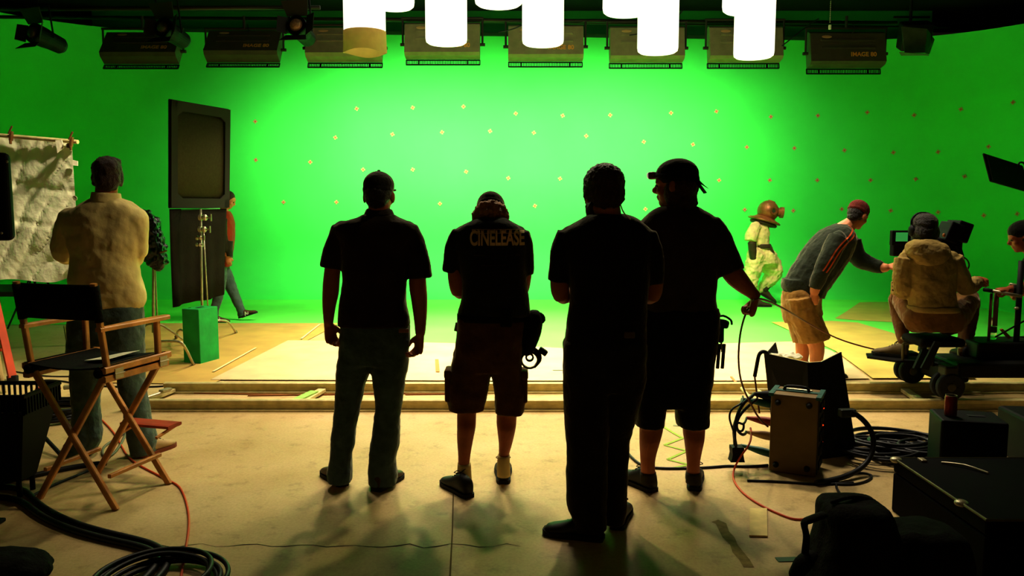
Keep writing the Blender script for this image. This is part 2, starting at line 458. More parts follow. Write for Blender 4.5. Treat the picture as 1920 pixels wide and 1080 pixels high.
KG = (.75, 1, .62)
fixm_lit = M('fixture_lantern_lit', (128, 120, 80), .6, .2, 8, .1, 40)  # lighter copy of the black housing, lantern glow put into its colour
louver_m = M('louver_green', (30, 120, 54), .6)
def wide_fixture(i, cx, yt, yb, wpx, tilt, pos, d=11.5):
    p = W(cx, (yt+yb)/2, d); w = wpx*mpp(p)
    base = V((p.x, d, p.z))
    t = thing('wide_fixture', f'wide black tube light {pos}', 'light', base, 0, 'wide tube lights hung in a row')
    h = .48; rot = RX(tilt)
    def at(x, y, z): return base + rot @ V((x, y, z))
    bm = new()
    # housing: shallow tapered tray, back towards the room
    prof = [(-h/2+.03, -.10), (h/2-.05, -.10), (h/2, -.03), (h/2, .09), (-h/2, .09), (-h/2, -.05)]
    ringed(bm, [[at(x, y, z) for z, y in prof] for x in (-w/2, w/2)])
    obj('housing', bm, fixm_lit if 2 <= i <= 6 else fixm, t)
    bm = new()
    for z in (-.02, .09):                       # ribs pressed into the back
        box(bm, at(0, -.104, z), (w*.72, .012, .03), rot, .004)
    obj('back_rib', bm, fixm_lit if 2 <= i <= 6 else fixm, t)
    # louver that sticks out past the lower edge
    g = new()
    for z in (0, 1):
        box(g, at(0, .10, -h/2-.010-.066*z), (w*.99, .014, .016), rot)
    for x in (-.5, -.33, .33, .5): box(g, at(x*w*.99, .10, -h/2-.043), (.016, .012, .075), rot)
    lo = obj('louver_frame', g, blackm, t)
    g = new(); nb = 44
    for k in range(nb):
        box(g, at((k+.5)/nb*w*.97-w*.485, .10, -h/2-.043), (.009, .012, .06), rot)
    obj('louver_blades', g, blackm, t)
    # yoke
    g = new(); ytop = zp-.02 if True else 0
    zt = W(cx, yt-12, d).z
    for s in (-1, 1):
        rod(g, (base.x+s*(w/2+.035), d, base.z-.06), (base.x+s*(w/2+.035), d, zt), .014)
        rod(g, (base.x+s*(w/2-.01), d, base.z-.06), (base.x+s*(w/2+.07), d, base.z-.06), .022)
    rod(g, (base.x-w/2-.05, d, zt), (base.x+w/2+.05, d, zt), .016)
    rod(g, (base.x, d, zt), (base.x, d, zp+.02), .02)
    obj('yoke', g, M('yoke_dark', (40, 36, 20), .6), t)
    # lettering
    me = text_mesh('IMAGE 80', .085, .001, .002)
    m4 = Matrix.Translation(at(w*.20, -.102, -h/2+.125)) @ (rot @ RX(math.pi/2)).to_4x4()
    me.transform(m4)
    obj('lettering', me, M('letter_orange', (216, 150, 50), .6), t)
    g = new(); ell(g, at(-w*.28, -.102, .14), (.07, .006, .022), rot); obj('maker_badge', g, M('badge_tan', (176, 140, 84), .6), t)
    cable('power_lead', None, None, [V((base.x+.06, d-.05, zt+.05)), V((base.x+.1, d-.12, zt-.02)), V((base.x+.08, d-.1, base.z+.24)), at(.05, -.09, h/2-.06)], .006, black_c, None, t)
    # tubes and their light
    g = new()
    for k in range(6):
        rod(g, at(-w*.46, .075, -h/2+.06+k*.072), at(w*.46, .075, -h/2+.06+k*.072), .019, 8)
    obj('tubes', g, M('green_tube', (150, 255, 150), .5, emit=3.0), t)
    L = bpy.data.lights.new('tube_light', 'AREA'); L.shape = 'RECTANGLE'; L.size = w*.95; L.size_y = h*.9
    L.color = KG; L.energy = FIX_E[i]; L.spread = R(96)
    lo = bpy.data.objects.new('tube_light', L); put(lo, t)
    lo.location = at(0, .14, 0)
    lo.rotation_euler = (R(58), 0, 0)   # -Z of the lamp towards the wall
FIX_E = [.4, 16, 44, 47, 47, 48, 31, 3]
fx = [(269, 73, 118, 140, 'behind the round spotlight with the dim lens'), (459, 73, 112, 136, 'beside the round spotlight with the glinting lens'), (647, 66, 112, 140, 'half hidden by the lantern with the brown skirt'),
      (830, 53, 112, 140, 'behind the second long white lantern from the left'), (1023, 58, 115, 140, 'behind the middle long white lantern'), (1212, 60, 118, 138, 'behind the fourth long white lantern from the left'),
      (1396, 56, 122, 136, 'behind the lowest white lantern'), (1585, 72, 127, 140, 'fully uncovered, beside the square barn-door light')]
for i, (cx, yt, yb, w, pos) in enumerate(fx):
    yt -= 7; yb -= 7
    wide_fixture(i, cx, yt, yb, w, R(-38 if i < 2 else (-24 if i == 2 else -12)), pos)

silk_m = M('glowing_silk', (255, 250, 225), .8, emit=.98, ecol=(255, 250, 230))
brown_silk = M('dim_skirt_cloth', (206, 164, 100), .9, .15, 8, .3, 10, trans=.2)
SPACE_E = 48
def space_light(cx, yb, wpx, d, pos, skirt=False, E=1.0):
    p = W(cx, yb, d); r = wpx/2*mpp(p); H = .95
    base = V((p.x, p.y, p.z))
    t = thing('space_light', f'glowing white drum lantern {pos}', 'light', base, 0, 'white drum lanterns hung over the set')
    n = 40
    def rg(z, k, wob=0): return [base + V((r*k*math.cos(q*2*math.pi/n), r*k*math.sin(q*2*math.pi/n), z+wob*math.sin(q*.47))) for q in range(n)]
    bm = new(); ringed(bm, [rg(.012, .05), rg(0.0, .86), rg(.02, .97), rg(.06, 1.0), rg(H-.02, 1.0), rg(H, .97)])
    obj('silk', bm, silk_m, t, True)
    bm = new(); ringed(bm, [rg(H-.01, 1.02), rg(H+.06, 1.02), rg(H+.1, .8), rg(H+.18, .3)])
    obj('crown', bm, blackm, t)
    bm = new(); rod(bm, base+V((0, 0, H+.15)), V((base.x, base.y, 5.04)), .012); obj('hanger', bm, blackm, t)
    if skirt:
        bm = new(); ringed(bm, [rg(-.21, 1.05, .012), rg(-.1, 1.03, .006), rg(.04, 1.02)], cap=False)
        obj('lowered_skirt', bm, brown_silk, t, True)['label'] = 'dim brown lowered cloth skirt'
    L = bpy.data.lights.new('lamp', 'AREA'); L.shape = 'DISK'; L.size = r*1.8; L.energy = SPACE_E*E; L.color = (1, .86, .66); L.spread = R(125)
    lo = bpy.data.objects.new('lamp', L); put(lo, t); lo.location = base+V((0, 0, -.24 if skirt else -.02))
fr = [(684, 66, 78, 'with a dim brown lowered skirt', True), (837, 82, 78, 'long, second from the left in the lower row', False), (1018, 84, 78, 'long, in the middle of the lower row', False), (1233, 99, 76, 'long, fourth from the left in the lower row', False), (1413, 108, 74, 'hanging lowest of all, at the right end', False)]
for cx, yb, w, pos, sk in fr: space_light(cx, yb, w, 10.0, pos, sk)
for cx, yb, w, pos in [(738, 15, 78, 'behind and right of the brown-skirted one, only its bottom showing'), (935, 10, 90, 'cut off by the top edge, between second and third long ones'), (1175, 26, 90, 'overlapping the fourth long lantern at its upper left'), (1400, 22, 90, 'overlapping the top of the lowest lantern')]:
    space_light(cx, yb, w, 8.4, pos, E=.8)

def spot_can(cx, cy, d, s, yaw, pos, lensmat):
    c = W(cx, cy, d); t = thing('spotlight', f'round black spotlight {pos}', 'light', c, 0, 'round spotlights hung in the grid')
    k = s*mpp(c)                                   # lens radius
    rot = RZ(yaw) @ RX(R(-14))                     # lens looks down towards the room
    def at(x, y, z): return c + rot @ V((x, y, z))
    bm = new(); n = 24
    def rg(y, r): return [at(r*math.cos(q*2*math.pi/n), y, r*math.sin(q*2*math.pi/n)) for q in range(n)]
    ringed(bm, [rg(-.02, k*1.5), rg(.0, k*1.55), rg(.12, k*1.5), rg(.2, k*1.35), rg(.34, k*1.25), rg(.38, k*.9)])
    obj('can', bm, blackm, t, False)
    bm = new(); ringed(bm, [rg(-.022, k*1.02), rg(-.05, k*.75), rg(-.06, k*.25)]); obj('lens', bm, lensmat, t, True)
    for a, (l, w1, w2) in ((0, (.17, .12, .10)), (math.pi, (.12, .10, .09)), (-math.pi/2, (.12, .12, .16)), (math.pi/2, (.18, .12, .16))):
        bm = new(); rr = RY(-a)
        q = [rr @ V((k*1.5, 0, -w1)), rr @ V((k*1.5, 0, w1)), rr @ V((k*1.5+l*.75, -l*.6, w2)), rr @ V((k*1.5+l*.75, -l*.6, -w2))]
        slab(bm, [at(*v) for v in q], .004); obj('barn_door', bm, M('barn_door_black', (40, 37, 26), .6), t)
    bm = new()
    for sg in (-1, 1): rod(bm, at(sg*k*1.65, .15, 0), c+V((sg*k*1.65, .1, .34)), .01)
    rod(bm, c+V((-k*1.65, .1, .34)), c+V((k*1.65, .1, .34)), .01); rod(bm, c+V((0, .1, .34)), c+V((0, .1, .62)), .015)
    obj('yoke', bm, blackm, t)
lens = M('glass_lens', (190, 150, 100), .15, .3, 40, .4, 90, .3, spec=.8)
lensd = M('glass_lens_dim', (84, 74, 44), .2, .3, 40, .4, 90, .2, spec=.6)
spot_can(556, 48, 9.3, 12.5, R(-8), 'with a glinting lens beside the second wide fixture', lens)
spot_can(307, 52, 9.3, 12.5, R(-16), 'with a dim lens, in front of the first wide fixture', lensd)
spot_can(64, 62, 9.3, 12.5, R(-22), 'in the dark corner above the white cloth', lensd)
# box light at the right end of the grid
c = W(1716, 72, 10.6); t = thing('barn_door_light', 'square dark green-lit box light with hanging doors, right of the wide fixtures', 'light', c)
bm = new(); box(bm, c+V((.06, .14, .06)), (.36, .3, .34), RZ(R(-12)) @ RX(R(20)), .02); obj('housing', bm, blackm, t)
m_bd = M('grey_green_door', (70, 84, 54), .6, .3, 12)
for nm, q in (('front_door', [(1690, 50), (1738, 54), (1734, 99), (1696, 99)]), ('side_door', [(1738, 54), (1752, 74), (1742, 102), (1734, 99)]), ('bottom_door', [(1686, 98), (1738, 101), (1742, 104), (1690, 104)])):
    bm = new(); dd = [10.42, 10.42, 10.42, 10.42] if nm == 'front_door' else ([10.42, 10.7, 10.7, 10.42] if nm == 'side_door' else [10.3, 10.3, 10.5, 10.5])
    slab(bm, [W(x, y, e) for (x, y), e in zip(q, dd)], .006); obj(nm, bm, m_bd, t)
bm = new(); rod(bm, c+V((0, .15, .2)), c+V((0, .15, .7)), .02); rod(bm, c+V((-.22, .15, .3)), c+V((.25, .15, .3)), .014); obj('hanger', bm, blackm, t)
# pull chain with a white tag
t = thing('pull_chain', 'thin hanging chain with a small white tag, above the last wide fixture', 'chain', W(1556, 50, 10.8))
bm = new()
for k in range(22):
    ell(bm, W(1556, 47, 10.8)+V((0, 0, .04+k*.026)), (.007, .007, .012), None, 6, 5)
obj('chain', bm, steel, t)
bm = new(); box(bm, W(1556, 51, 10.8), (.035, .02, .06), None, .006); obj('tag', bm, white, t)
for pts, lb in ((((1000, 18), (1010, 40), (960, 58), (935, 60)), 'thin black cable drooping between the second and third white lanterns'), (((1280, 20), (1262, 45), (1225, 62), (1180, 66)), 'thin black cable drooping between the third and fourth white lanterns'), (((1535, 35), (1510, 50), (1485, 72), (1466, 86)), 'thin straight cable running from the grid to the fixture behind the lowest lantern')):
    cable('hanging_cable', lb, 'cable', [W(x, y, 11.0) for x, y in pts], .008, black_c, 'cables hanging from the grid')

# overhead lamps above the frame that light the near floor, and one aimed at the hanging cloth
def down_spot(x, y, z, tgt, ang, e, col=(1, .86, .66), r=.25, blend=1.0):
    L = bpy.data.lights.new('overhead_lamp', 'SPOT'); L.energy = e; L.color = col; L.spot_size = ang; L.spot_blend = blend; L.shadow_soft_size = r
    o = bpy.data.objects.new('overhead_lamp', L); COL.objects.link(o); o.location = (x, y, z)
    o.rotation_euler = (V(tgt)-V((x, y, z))).to_track_quat('-Z', 'Y').to_euler()
for x, e in ((-1.9, 400), (.2, 600), (2.4, 560)): down_spot(x, 6.9, 4.95, (x*.95, 6.25, 0), R(68), e)
down_spot(-.3, 5.0, 4.9, (-3.7, 6.3, 1.5), R(27), 1700, (1, .88, .62), .12)
down_spot(3.2, 9.3, 4.9, (4.1, 12.6, .9), R(34), 420, (1, .88, .62), .12)
down_spot(3.4, 7.2, 4.95, (4.3, 7.2, .6), R(60), 160)
down_spot(1.3, 4.75, 4.3, (-2.35, 4.65, .95), R(30), 270, (1, .84, .52), .12)
# weak warm fill added high up behind the viewpoint to lift the shadows
L = bpy.data.lights.new('warm_fill', 'AREA'); L.shape = 'RECTANGLE'; L.size = 3; L.size_y = 1.5; L.energy = 8; L.color = (1, .62, .28)
o = bpy.data.objects.new('warm_fill', L); COL.objects.link(o); o.location = (.5, -1.6, 4.6); o.rotation_euler = (R(52), 0, 0)
for x, tx in ((-.9, -.7), (1.1, .8)): down_spot(x, 7.5, 4.9, (tx, 4.2, 1.3), R(44), 290, (1, .86, .55), .12, .6)
# ================================================================ people
def head_rot(yaw, pitch=0, roll=0): return RZ(R(yaw)) @ RX(-R(pitch)) @ RY(R(roll))
def add_head(bm, c, rot, s=1.0, nose=1.0):
    """face looks along the local +Y"""
    def E(p, r, q=None): ell(bm, c + rot @ (V(p)*s), tuple(x*s for x in r), rot @ q if q is not None else rot, 18, 14)
    E((0, -.012, .030), (.076, .096, .086))
    E((0, .026, -.040), (.057, .066, .076))
    E((0, .060, -.085), (.030, .030, .026))
    E((0, .050, .025), (.062, .052, .055))
    E((0, .101, -.018), (.013*nose, .022*nose, .020)); E((0, .092, .006), (.010, .016, .028), RX(R(18)))
    E((0, .088, -.052), (.024, .013, .008)); E((0, .086, -.064), (.021, .012, .008))
    for sg in (-1, 1):
        E((sg*.034, .080, .020), (.022, .014, .008))
        E((sg*.038, .066, -.025), (.024, .022, .024))
        E((sg*.079, -.012, -.010), (.010, .022, .034), RZ(R(sg*-18)))
def add_eyes(t, c, rot, s=1.0):
    for sg in (-1, 1):
        b = new(); ell(b, c + rot @ (V((sg*.032, .083, .003))*s), .0115*s, None, 10, 8)
        ell(b, c + rot @ (V((sg*.032, .0925, .003))*s), .0045*s, None, 8, 6)
        obj('eye', b, M('eye_dark', (60, 40, 26), .2), t, True)
def hair_cap(t, name, c, rot, mat, s=1.0, parts=(), rough=.012, vox=.006, fs=.02):
    b = new()
    for p, r in parts: ell(b, c + rot @ (V(p)*s), tuple(x*s for x in r), rot)
    return fuse(name, b, mat, t, vox, 2, rough, fs)
SHORT_HAIR = [((0, -.022, .046), (.084, .100, .084)), ((0, -.050, -.005), (.074, .062, .075)), ((-.070, -.012, .015), (.016, .038, .045)), ((.070, -.012, .015), (.016, .038, .045))]
CAP = [((0, -.010, .056), (.085, .106, .078)), ((0, -.028, .030), (.083, .090, .050))]
def add_hand(bm, wrist, f, n, side, s=1.0, curl=30, thumb_in=0.0, spread=1.0):
    """f: towards the fingers, n: the way the palm faces, side: +1 thumb on f x n side, -1 other side"""
    f = V(f).normalized(); n = (V(n)-f*V(n).dot(f)).normalized(); u = f.cross(n).normalized()*side
    w = V(wrist)
    pal = [w-f*.01*s, w+f*.035*s, w+f*.075*s, w+f*.098*s]
    tube(bm, pal, [(.026*s, .019*s), (.035*s, .018*s), (.041*s, .016*s), (.039*s, .012*s)], 14, up=n)
    for k, (off, l, r) in enumerate(((.030, .94, .0088), (.010, 1.05, .0092), (-.010, .98, .0088), (-.029, .78, .0076))):
        p = w+f*(.088 - .006*abs(k-1))*s+u*off*s
        d = (f+u*off*spread*1.2).normalized(); pts = [p-d*.02*s, p]; a = 0
        for j, sl in enumerate((.043, .027, .022)):
            a += R(curl)*(1.0 if j == 0 else 1.15)
            q = d*math.cos(a)+n*math.sin(a)
            p = p+q*sl*l*s; pts.append(p)
        tube(bm, pts, [r*s*1.05, r*s*1.05, r*s, r*s*.92, r*s*.78], 8, up=u, k=2)
    p = w+f*.022*s+u*.022*s; d = (f*.62+u*(.78-thumb_in)+n*(.25+thumb_in)).normalized()
    pts = [p, p+d*.035*s]; q = (f*.85+u*(.35-thumb_in)+n*(.3+thumb_in)).normalized()
    pts += [pts[-1]+q*.032*s]; q = (f*.95+n*(.35+thumb_in)).normalized(); pts += [pts[-1]+q*.026*s]
    tube(bm, pts, [.016*s, .0125*s, .0105*s, .008*s], 8, up=n, k=2)
def add_foot(bm, heel, toe, s=.9):
    rot = RZ(math.atan2(-(toe.x-heel.x), toe.y-heel.y))
    tube(bm, [heel+rot @ V((0, y*s, z*s)) for y, z in ((.03, .05), (.10, .045), (.18, .035), (.24, .028))], [(.03*s, .035*s), (.034*s, .032*s), (.036*s, .022*s), (.026*s, .014*s)], 10, up=V((0, 0, 1)))
SOLE = M('shoe_sole', (30, 27, 20), .8)
def shoe(t, heel, toe, mat, s=1.0, lift=0.0, pitch=0.0, sole=SOLE, laces=True, boot=0.0):
    """heel and toe: floor points; the foot keeps a real length"""
    d = V((toe.x-heel.x, toe.y-heel.y, 0)).normalized(); ang = math.atan2(-d.x, d.y)
    rot = RZ(ang) @ RX(pitch)
    def at(x, y, z): return V((heel.x, heel.y, lift)) + rot @ V((x*s, y*s, z*s))
    secs = [(0, .026, .080), (.012, .034, .110), (.05, .040, .116), (.09, .040, .118), (.125, .041, .104), (.165, .046, .082), (.21, .051, .066), (.25, .049, .056), (.278, .038, .046), (.293, .018, .03)]
    b = new(); rings = []; n = 20
    for y, w, h in secs:
        rg = []
        for q in range(n):
            a = q*2*math.pi/n; cx = math.copysign(abs(math.cos(a))**.75, math.cos(a)); sz = math.copysign(abs(math.sin(a))**.75, math.sin(a))
            rg.append(at(w*cx*(1-.18*max(sz, 0)), y, .014+(h-.014)/2*(1+sz)))
        rings.append(rg)
    ringed(b, rings); o = obj('shoe', b, mat, t, True)
    b = new(); lo, hi = [], []
    for y, w, h in secs: lo.append((w+.003, y-.003*(y < .1)+.004*(y > .2)))
    out = [(w, y) for w, y in lo]+[(-w, y) for w, y in lo[::-1]]
    ringed(b, [[at(x, y, z + (.022 if y > .27 else 0)*(z > 0)*.3) for x, y in out] for z in (0, .022)])
    obj('sole', b, sole, o, local=True)
    if laces:
        b = new()
        for k in range(4):
            y = .105+k*.022; z = .118-k*.014
            rod(b, at(-.026, y, z-.004), at(.026, y+.01, z-.004), .003, 6)
        for sg in (-1, 1):
            tube(b, [at(0, .1, .116), at(sg*.024, .085, .14), at(sg*.042, .10, .126), at(sg*.012, .106, .116)], [.0025]*4, 6)
        obj('laces', b, M('shoe_lace', (40, 36, 26), .8), o, True, local=True)
    if boot:
        b = new(); tube(b, [at(0, .045, .08), at(0, .045, .14), at(0, .045, boot)], [.047*s, .052*s, .058*s], 14, up=V((0, 1, 0)), round_end=False); obj('boot_shaft', b, mat, o, True, local=True)
    return o
def person(label, px, py):
    p = G(px, py); return thing('person', label, 'person', V((p.x, p.y, 0))), p.y

# materials of clothes
def cloth(n, rgb, var=.25, sc=9, bump=.25): return M(n, rgb, .9, var, sc, bump, 45, spec=.1, sheen=.35)
hair_brown = M('hair_brown', (58, 36, 18), .55, .5, 60, .6, 160, sheen=.2)
hair_dark = M('hair_dark', (30, 22, 12), .55, .5, 60, .6, 160, sheen=.2)
hair_backlit = M('hair_backlit', (186, 124, 60), .55, .5, 50, .8, 120, sheen=.2)  # backlight on the curls painted into the hair colour

# ---------------------------------------------------------------- man in jeans and dark cap, arms hanging
t, d = person('man in dark baseball cap, dark short-sleeved shirt and blue jeans, arms hanging at his sides', 670, 912)
body = new()
hc = W(711, 367, d+.01); hr = head_rot(-6, 4)
add_head(body, hc, hr, 1.0); add_eyes(t, hc, hr)
tube(body, [W(711, 440, d), W(711, 412, d), hc+V((0, -.02, -.05))], [(.075, .07), (.062, .06), (.058, .06)], 16)
tor = [(402, 682, 740, .075, 0), (410, 662, 752, .095), (418, 636, 772, .11), (432, 622, 784, .12), (450, 634, 774, .13), (480, 640, 764, .135), (530, 642, 762, .13), (565, 637, 762, .125), (592, 634, 768, .128), (611, 634, 770, .128)]
slices(body, d, tor[2:], sc=.88)
legL = [(612, 640, 704, .10, 0), (650, 637, 702, .105), (690, 632, 697, .10), (703, 630, 691, .098), (749, 629, 678, .085), (791, 625, 671, .078), (826, 622, 666, .078), (862, 618, 660, .080), (885, 614, 661, .085), (903, 617, 660, .086)]
legR = [(612, 700, 769, .10, 0), (650, 698, 767, .105), (690, 697, 765, .10), (703, 698, 762, .098), (756, 704, 753, .085), (791, 701, 751, .078), (826, 696, 750, .078), (862, 692, 743, .082), (886, 690, 745, .088), (906, 692, 744, .09)]
slices(body, d, legL, sc=.82); slices(body, d, legR, sc=.82)
aL = [(636, 432, 0, 18), (628, 470, 0, 17), (622, 520, .0, 15.5), (620, 548, 0, 15.5), (617, 575, -.02, 12.5), (616, 606, -.04, 9)]
aR = [(772, 432, 0, 18), (782, 480, 0, 17), (783, 530, .0, 16.5), (786, 560, 0, 15.5), (788, 595, -.02, 12.5), (788, 626, -.04, 9.5)]
arm(body, d, aL); arm(body, d, aR)
add_hand(body, W(616, 607, d-.03), (.12, .14, -1), (.75, -.6, .1), -1, 1.05, 44, .2)
add_hand(body, W(788, 627, d-.03), (-.14, .14, -1), (-.75, -.6, .1), 1, 1.05, 44, .2)
heelL, heelR = G(645, 912), G(704, 922)
add_foot(body, heelL, G(611, 888)); add_foot(body, heelR, G(749, 893))
fuse('body', body, skin, t, .006, 3)
sh = new(); slices(sh, d, tor)
limb(sh, d, [(642, 428, 0, 20), (632, 455, 0, 20), (624, 480, 0, 20.5), (620, 503, 0, 21)], round_end=False)
limb(sh, d, [(764, 428, 0, 20), (776, 458, 0, 21), (785, 490, 0, 22), (788, 521, 0, 23)], round_end=False)
fuse('shirt', sh, cloth('shirt_brownblack', (44, 33, 18)), t, .009, 3, .014, .10)
co = new(); tube(co, [W(711, 412, d), W(711, 401, d+.01), W(711, 393, d+.015)], [(.092, .088), (.082, .078), (.072, .072)], 24, round_end=False)
fuse('collar', co, cloth('shirt_brownblack', (44, 33, 18)), t, .007, 2)
pa = new(); slices(pa, d, [(600, 640, 766, .12, 0), (625, 638, 769, .125), (650, 637, 768, .12), (682, 633, 766, .11)]); slices(pa, d, legL); slices(pa, d, legR)
fuse('jeans', pa, cloth('denim_dark', (70, 88, 82), .35, 14), t, .009, 3, .02, .09)
b = new(); box(b, W(757, 620, d-.128), (.055, .012, .022), RZ(.1), .004); obj('back_pocket_wallet', b, M('wallet_tan', (140, 90, 60), .7), t)
hair_cap(t, 'hair', hc, hr, hair_dark, 1.0, [((0, -.03, .02), (.080, .088, .08)), ((0, -.055, -.03), (.06, .045, .05))], .006)
cp = hair_cap(t, 'cap', hc, hr, cloth('cap_black', (26, 24, 17), .3, 12), 1.0, CAP, .002, .006, .05)
b = new(); ell(b, hc+hr @ V((0, -.01, .136)), (.009, .009, .006)); obj('cap_button', b, cloth('cap_black', (0, 0, 0)), cp, True, local=True)
b = new(); ringed(b, [[hc+hr @ V((.075*math.cos(a)*k, .075+.075*math.sin(a)*k, z)) for a in [i*math.pi/10 for i in range(11)]] for k, z in ((1, .035), (1.0, .042))]); obj('cap_brim', b, cloth('cap_black', (0, 0, 0)), cp, local=True)
lsh = M('leather_shoe_brown', (62, 44, 24), .5, .2, 12)
shoe(t, heelL, G(611, 888), lsh, .95, laces=False); shoe(t, heelR, G(749, 893), lsh, .95, laces=False)

# ---------------------------------------------------------------- man in cargo shorts with a bowed head
t, d = person('man with bowed head, lettered black T-shirt, tan cargo shorts and black shoes', 905, 915)
MAN2 = (t, d)
body = new(); hc = W(920, 405, d+.10); hr = head_rot(0, 38)
add_head(body, hc, hr, 1.0); add_eyes(t, hc, hr)
tube(body, [W(922, 440, d), W(921, 418, d+.04), hc+V((0, -.02, -.03))], [(.08, .08), (.07, .066), (.06, .06)], 16)
tor = [(407, 899, 945, .07, .02), (413, 886, 956, .09, .01), (422, 867, 972, .105), (436, 853, 985, .12), (455, 849, 990, .13), (490, 857, 990, .135), (529, 866, 989, .135), (564, 864, 993, .135), (585, 858, 995, .135), (592, 859, 992, .13)]
slices(body, d, tor[2:], sc=.88)
legL = [(596, 858, 922, .11, 0), (633, 855, 922, .115), (668, 850, 921, .11), (703, 842, 919, .105), (738, 838, 914, .1), (760, 840, 909, .1), (768, 842, 908, .1)]
legR = [(596, 920, 984, .11, 0), (633, 921, 981, .115), (668, 922, 979, .11), (703, 923, 980, .105), (738, 927, 987, .1), (762, 927, 985, .1), (774, 929, 982, .1)]
slices(body, d, legL, sc=.8); slices(body, d, legR, sc=.8)
slices(body, d, [(700, 858, 898, .07, -.02), (777, 857, 893, .055, -.03), (800, 857, 892, .062, -.04), (826, 857, 887, .05, -.04), (855, 859, 882, .038, -.04), (880, 859, 880, .036, -.04), (905, 860, 882, .038, -.03)], 2.0)
slices(body, d, [(700, 936, 974, .07, .04), (780, 931, 969, .055, .05), (803, 932, 967, .062, .04), (830, 935, 961, .05, .04), (855, 935, 954, .038, .04), (872, 934, 953, .036, .04), (890, 934, 955, .038, .05)], 2.0)
arm(body, d, [(862, 445, 0, 20), (853, 490, 0, 17), (856, 530, 0, 15), (862, 548, .03, 13.5), (878, 532, .2, 12), (892, 520, .32, 9)])
arm(body, d, [(978, 445, 0, 20), (984, 490, 0, 17), (980, 530, .02, 15), (974, 546, .05, 13.5), (955, 532, .2, 12), (938, 522, .32, 9)])
add_hand(body, W(896, 518, d+.34), (.5, .8, .1), (.6, -.2, .6), -1, .95, 40, .2)
add_hand(body, W(934, 520, d+.34), (-.5, .8, .1), (-.6, -.2, .6), 1, .95, 40, .2)
hL, hR = G(880, 934), G(944, 908)
add_foot(body, hL, G(838, 908)); add_foot(body, hR, G(943, 873))
fuse('body', body, skin, t, .006, 3)
sh = new(); slices(sh, d, tor)
limb(sh, d, [(868, 438, 0, 22), (856, 462, 0, 22), (849, 490, 0, 19), (846, 511, 0, 17)], round_end=False)
limb(sh, d, [(972, 438, 0, 22), (981, 465, 0, 20), (985, 495, 0, 17), (985, 515, 0, 15.5)], round_end=False)
SHIRT2 = fuse('tee_shirt', sh, cloth('tee_black', (34, 36, 27)), t, .009, 4, .010, .10)
pa = new(); slices(pa, d, [(586, 860, 983, .125, 0), (633, 857, 981, .13), (668, 851, 979, .12), (694, 845, 979, .11)]); slices(pa, d, legL); slices(pa, d, legR)
sho = fuse('cargo_shorts', pa, cloth('shorts_brown', (84, 54, 27), .3, 12), t, .009, 3, .018, .08)
for x, y in ((841, 722), (983, 724)):
    b = new(); box(b, W(x, y, d), (.035, .13, .17), None, .012); box(b, W(x, y-24, d), (.042, .14, .05), None, .012)
    obj('cargo_pocket', b, cloth('shorts_brown', (0, 0, 0)), sho, local=True)
b = new(); slices(b, d, [(588, 857, 987, .135, 0), (600, 857, 987, .135)]); obj('belt', b, black, t, True)
b = new(); box(b, W(949, 596, d-.13), (.065, .03, .1), None, .01); obj('belt_pouch', b, black, t)
sock = M('sock_beige', (190, 168, 108), .9)
for rows in ([(868, 858, 883, .044, -.035), (890, 857, 884, .044, -.03), (910, 856, 886, .045, -.02)], [(853, 933, 956, .044, .04), (872, 932, 956, .044, .04), (892, 932, 957, .045, .05)]):
    b = new(); slices(b, d, rows, 2.0); obj('sock', b, sock, t, True)
bs = M('trainer_black', (24, 22, 16), .6, .3, 15)
shoe(t, hL, G(838, 908), bs, .98); shoe(t, hR, G(943, 873), bs, 1.0)
hair_cap(t, 'hair', hc, hr, hair_backlit, 1.0, [((0, -.065, -.015), (.090, .066, .055)), ((-.070, -.040, -.035), (.034, .055, .05)), ((.070, -.040, -.035), (.034, .055, .05)), ((0, -.085, -.05), (.075, .045, .03))], .035, .006, .025)
cp = hair_cap(t, 'cap', hc, hr, cloth('cap_olive', (54, 42, 20), .3, 12), 1.0, [((0, -.008, .058), (.082, .108, .076)), ((0, -.02, .034), (.083, .098, .045))], .002, .006, .05)
b = new(); ell(b, hc+hr @ V((0, -.005, .136)), (.009, .009, .006)); obj('cap_button', b, cloth('cap_olive', (0, 0, 0)), cp, True, local=True)
b = new(); box(b, hc+hr @ V((-.01, -.117, -.03)), (.028, .006, .016), hr, .003); obj('cap_buckle', b, M('buckle', (250, 230, 160), .3), cp, local=True)
# lettering on the back of the shirt
def on_cloth(me, target, c, mat, name, parent, off=.004, lean=0.0):
    b = new(); b.from_mesh(me)
    bmesh.ops.triangulate(b, faces=b.faces)
    for _ in range(2):
        L = [e for e in b.edges if e.calc_length() > .018]
        if L: bmesh.ops.subdivide_edges(b, edges=L, cuts=1); bmesh.ops.triangulate(b, faces=b.faces)
    tb = new(); tb.from_mesh(target.data); tree = BVHTree.FromBMesh(tb)
    for v in b.verts:
        x, z = v.co.x, v.co.y
        o = V((c.x+x, c.y-1.0, c.z+z))
        h, nn, _, _ = tree.ray_cast(o, V((0, 1, 0)))
        v.co = (h if h else V((o.x, c.y, o.z)))+V((0, -off, 0))
    tb.free()
    return obj(name, b, mat, parent, local=True)
prt = M('shirt_print', (240, 206, 140), .8, .3, 12)
me = text_mesh('CINELEASE', .098, 0, .003)
me.transform(Matrix.Diagonal((.62, 1.12, 1, 1)))
on_cloth(me, SHIRT2, W(933, 446, d), prt, 'shirt_lettering', SHIRT2)
b = new()
x0, x1 = -.135, .135
for k in range(9):
    xx = x0+(k+.5)*(x1-x0)/9; w = .011
    for zz, h in ((.010, .003), (-.010, .003)): box(b, (xx, zz, 0), (.031, h, .0005))
    box(b, (xx-.0135, 0, 0), (.004, .02, .0005))
me = bpy.data.meshes.new('f'); b.to_mesh(me); b.free()
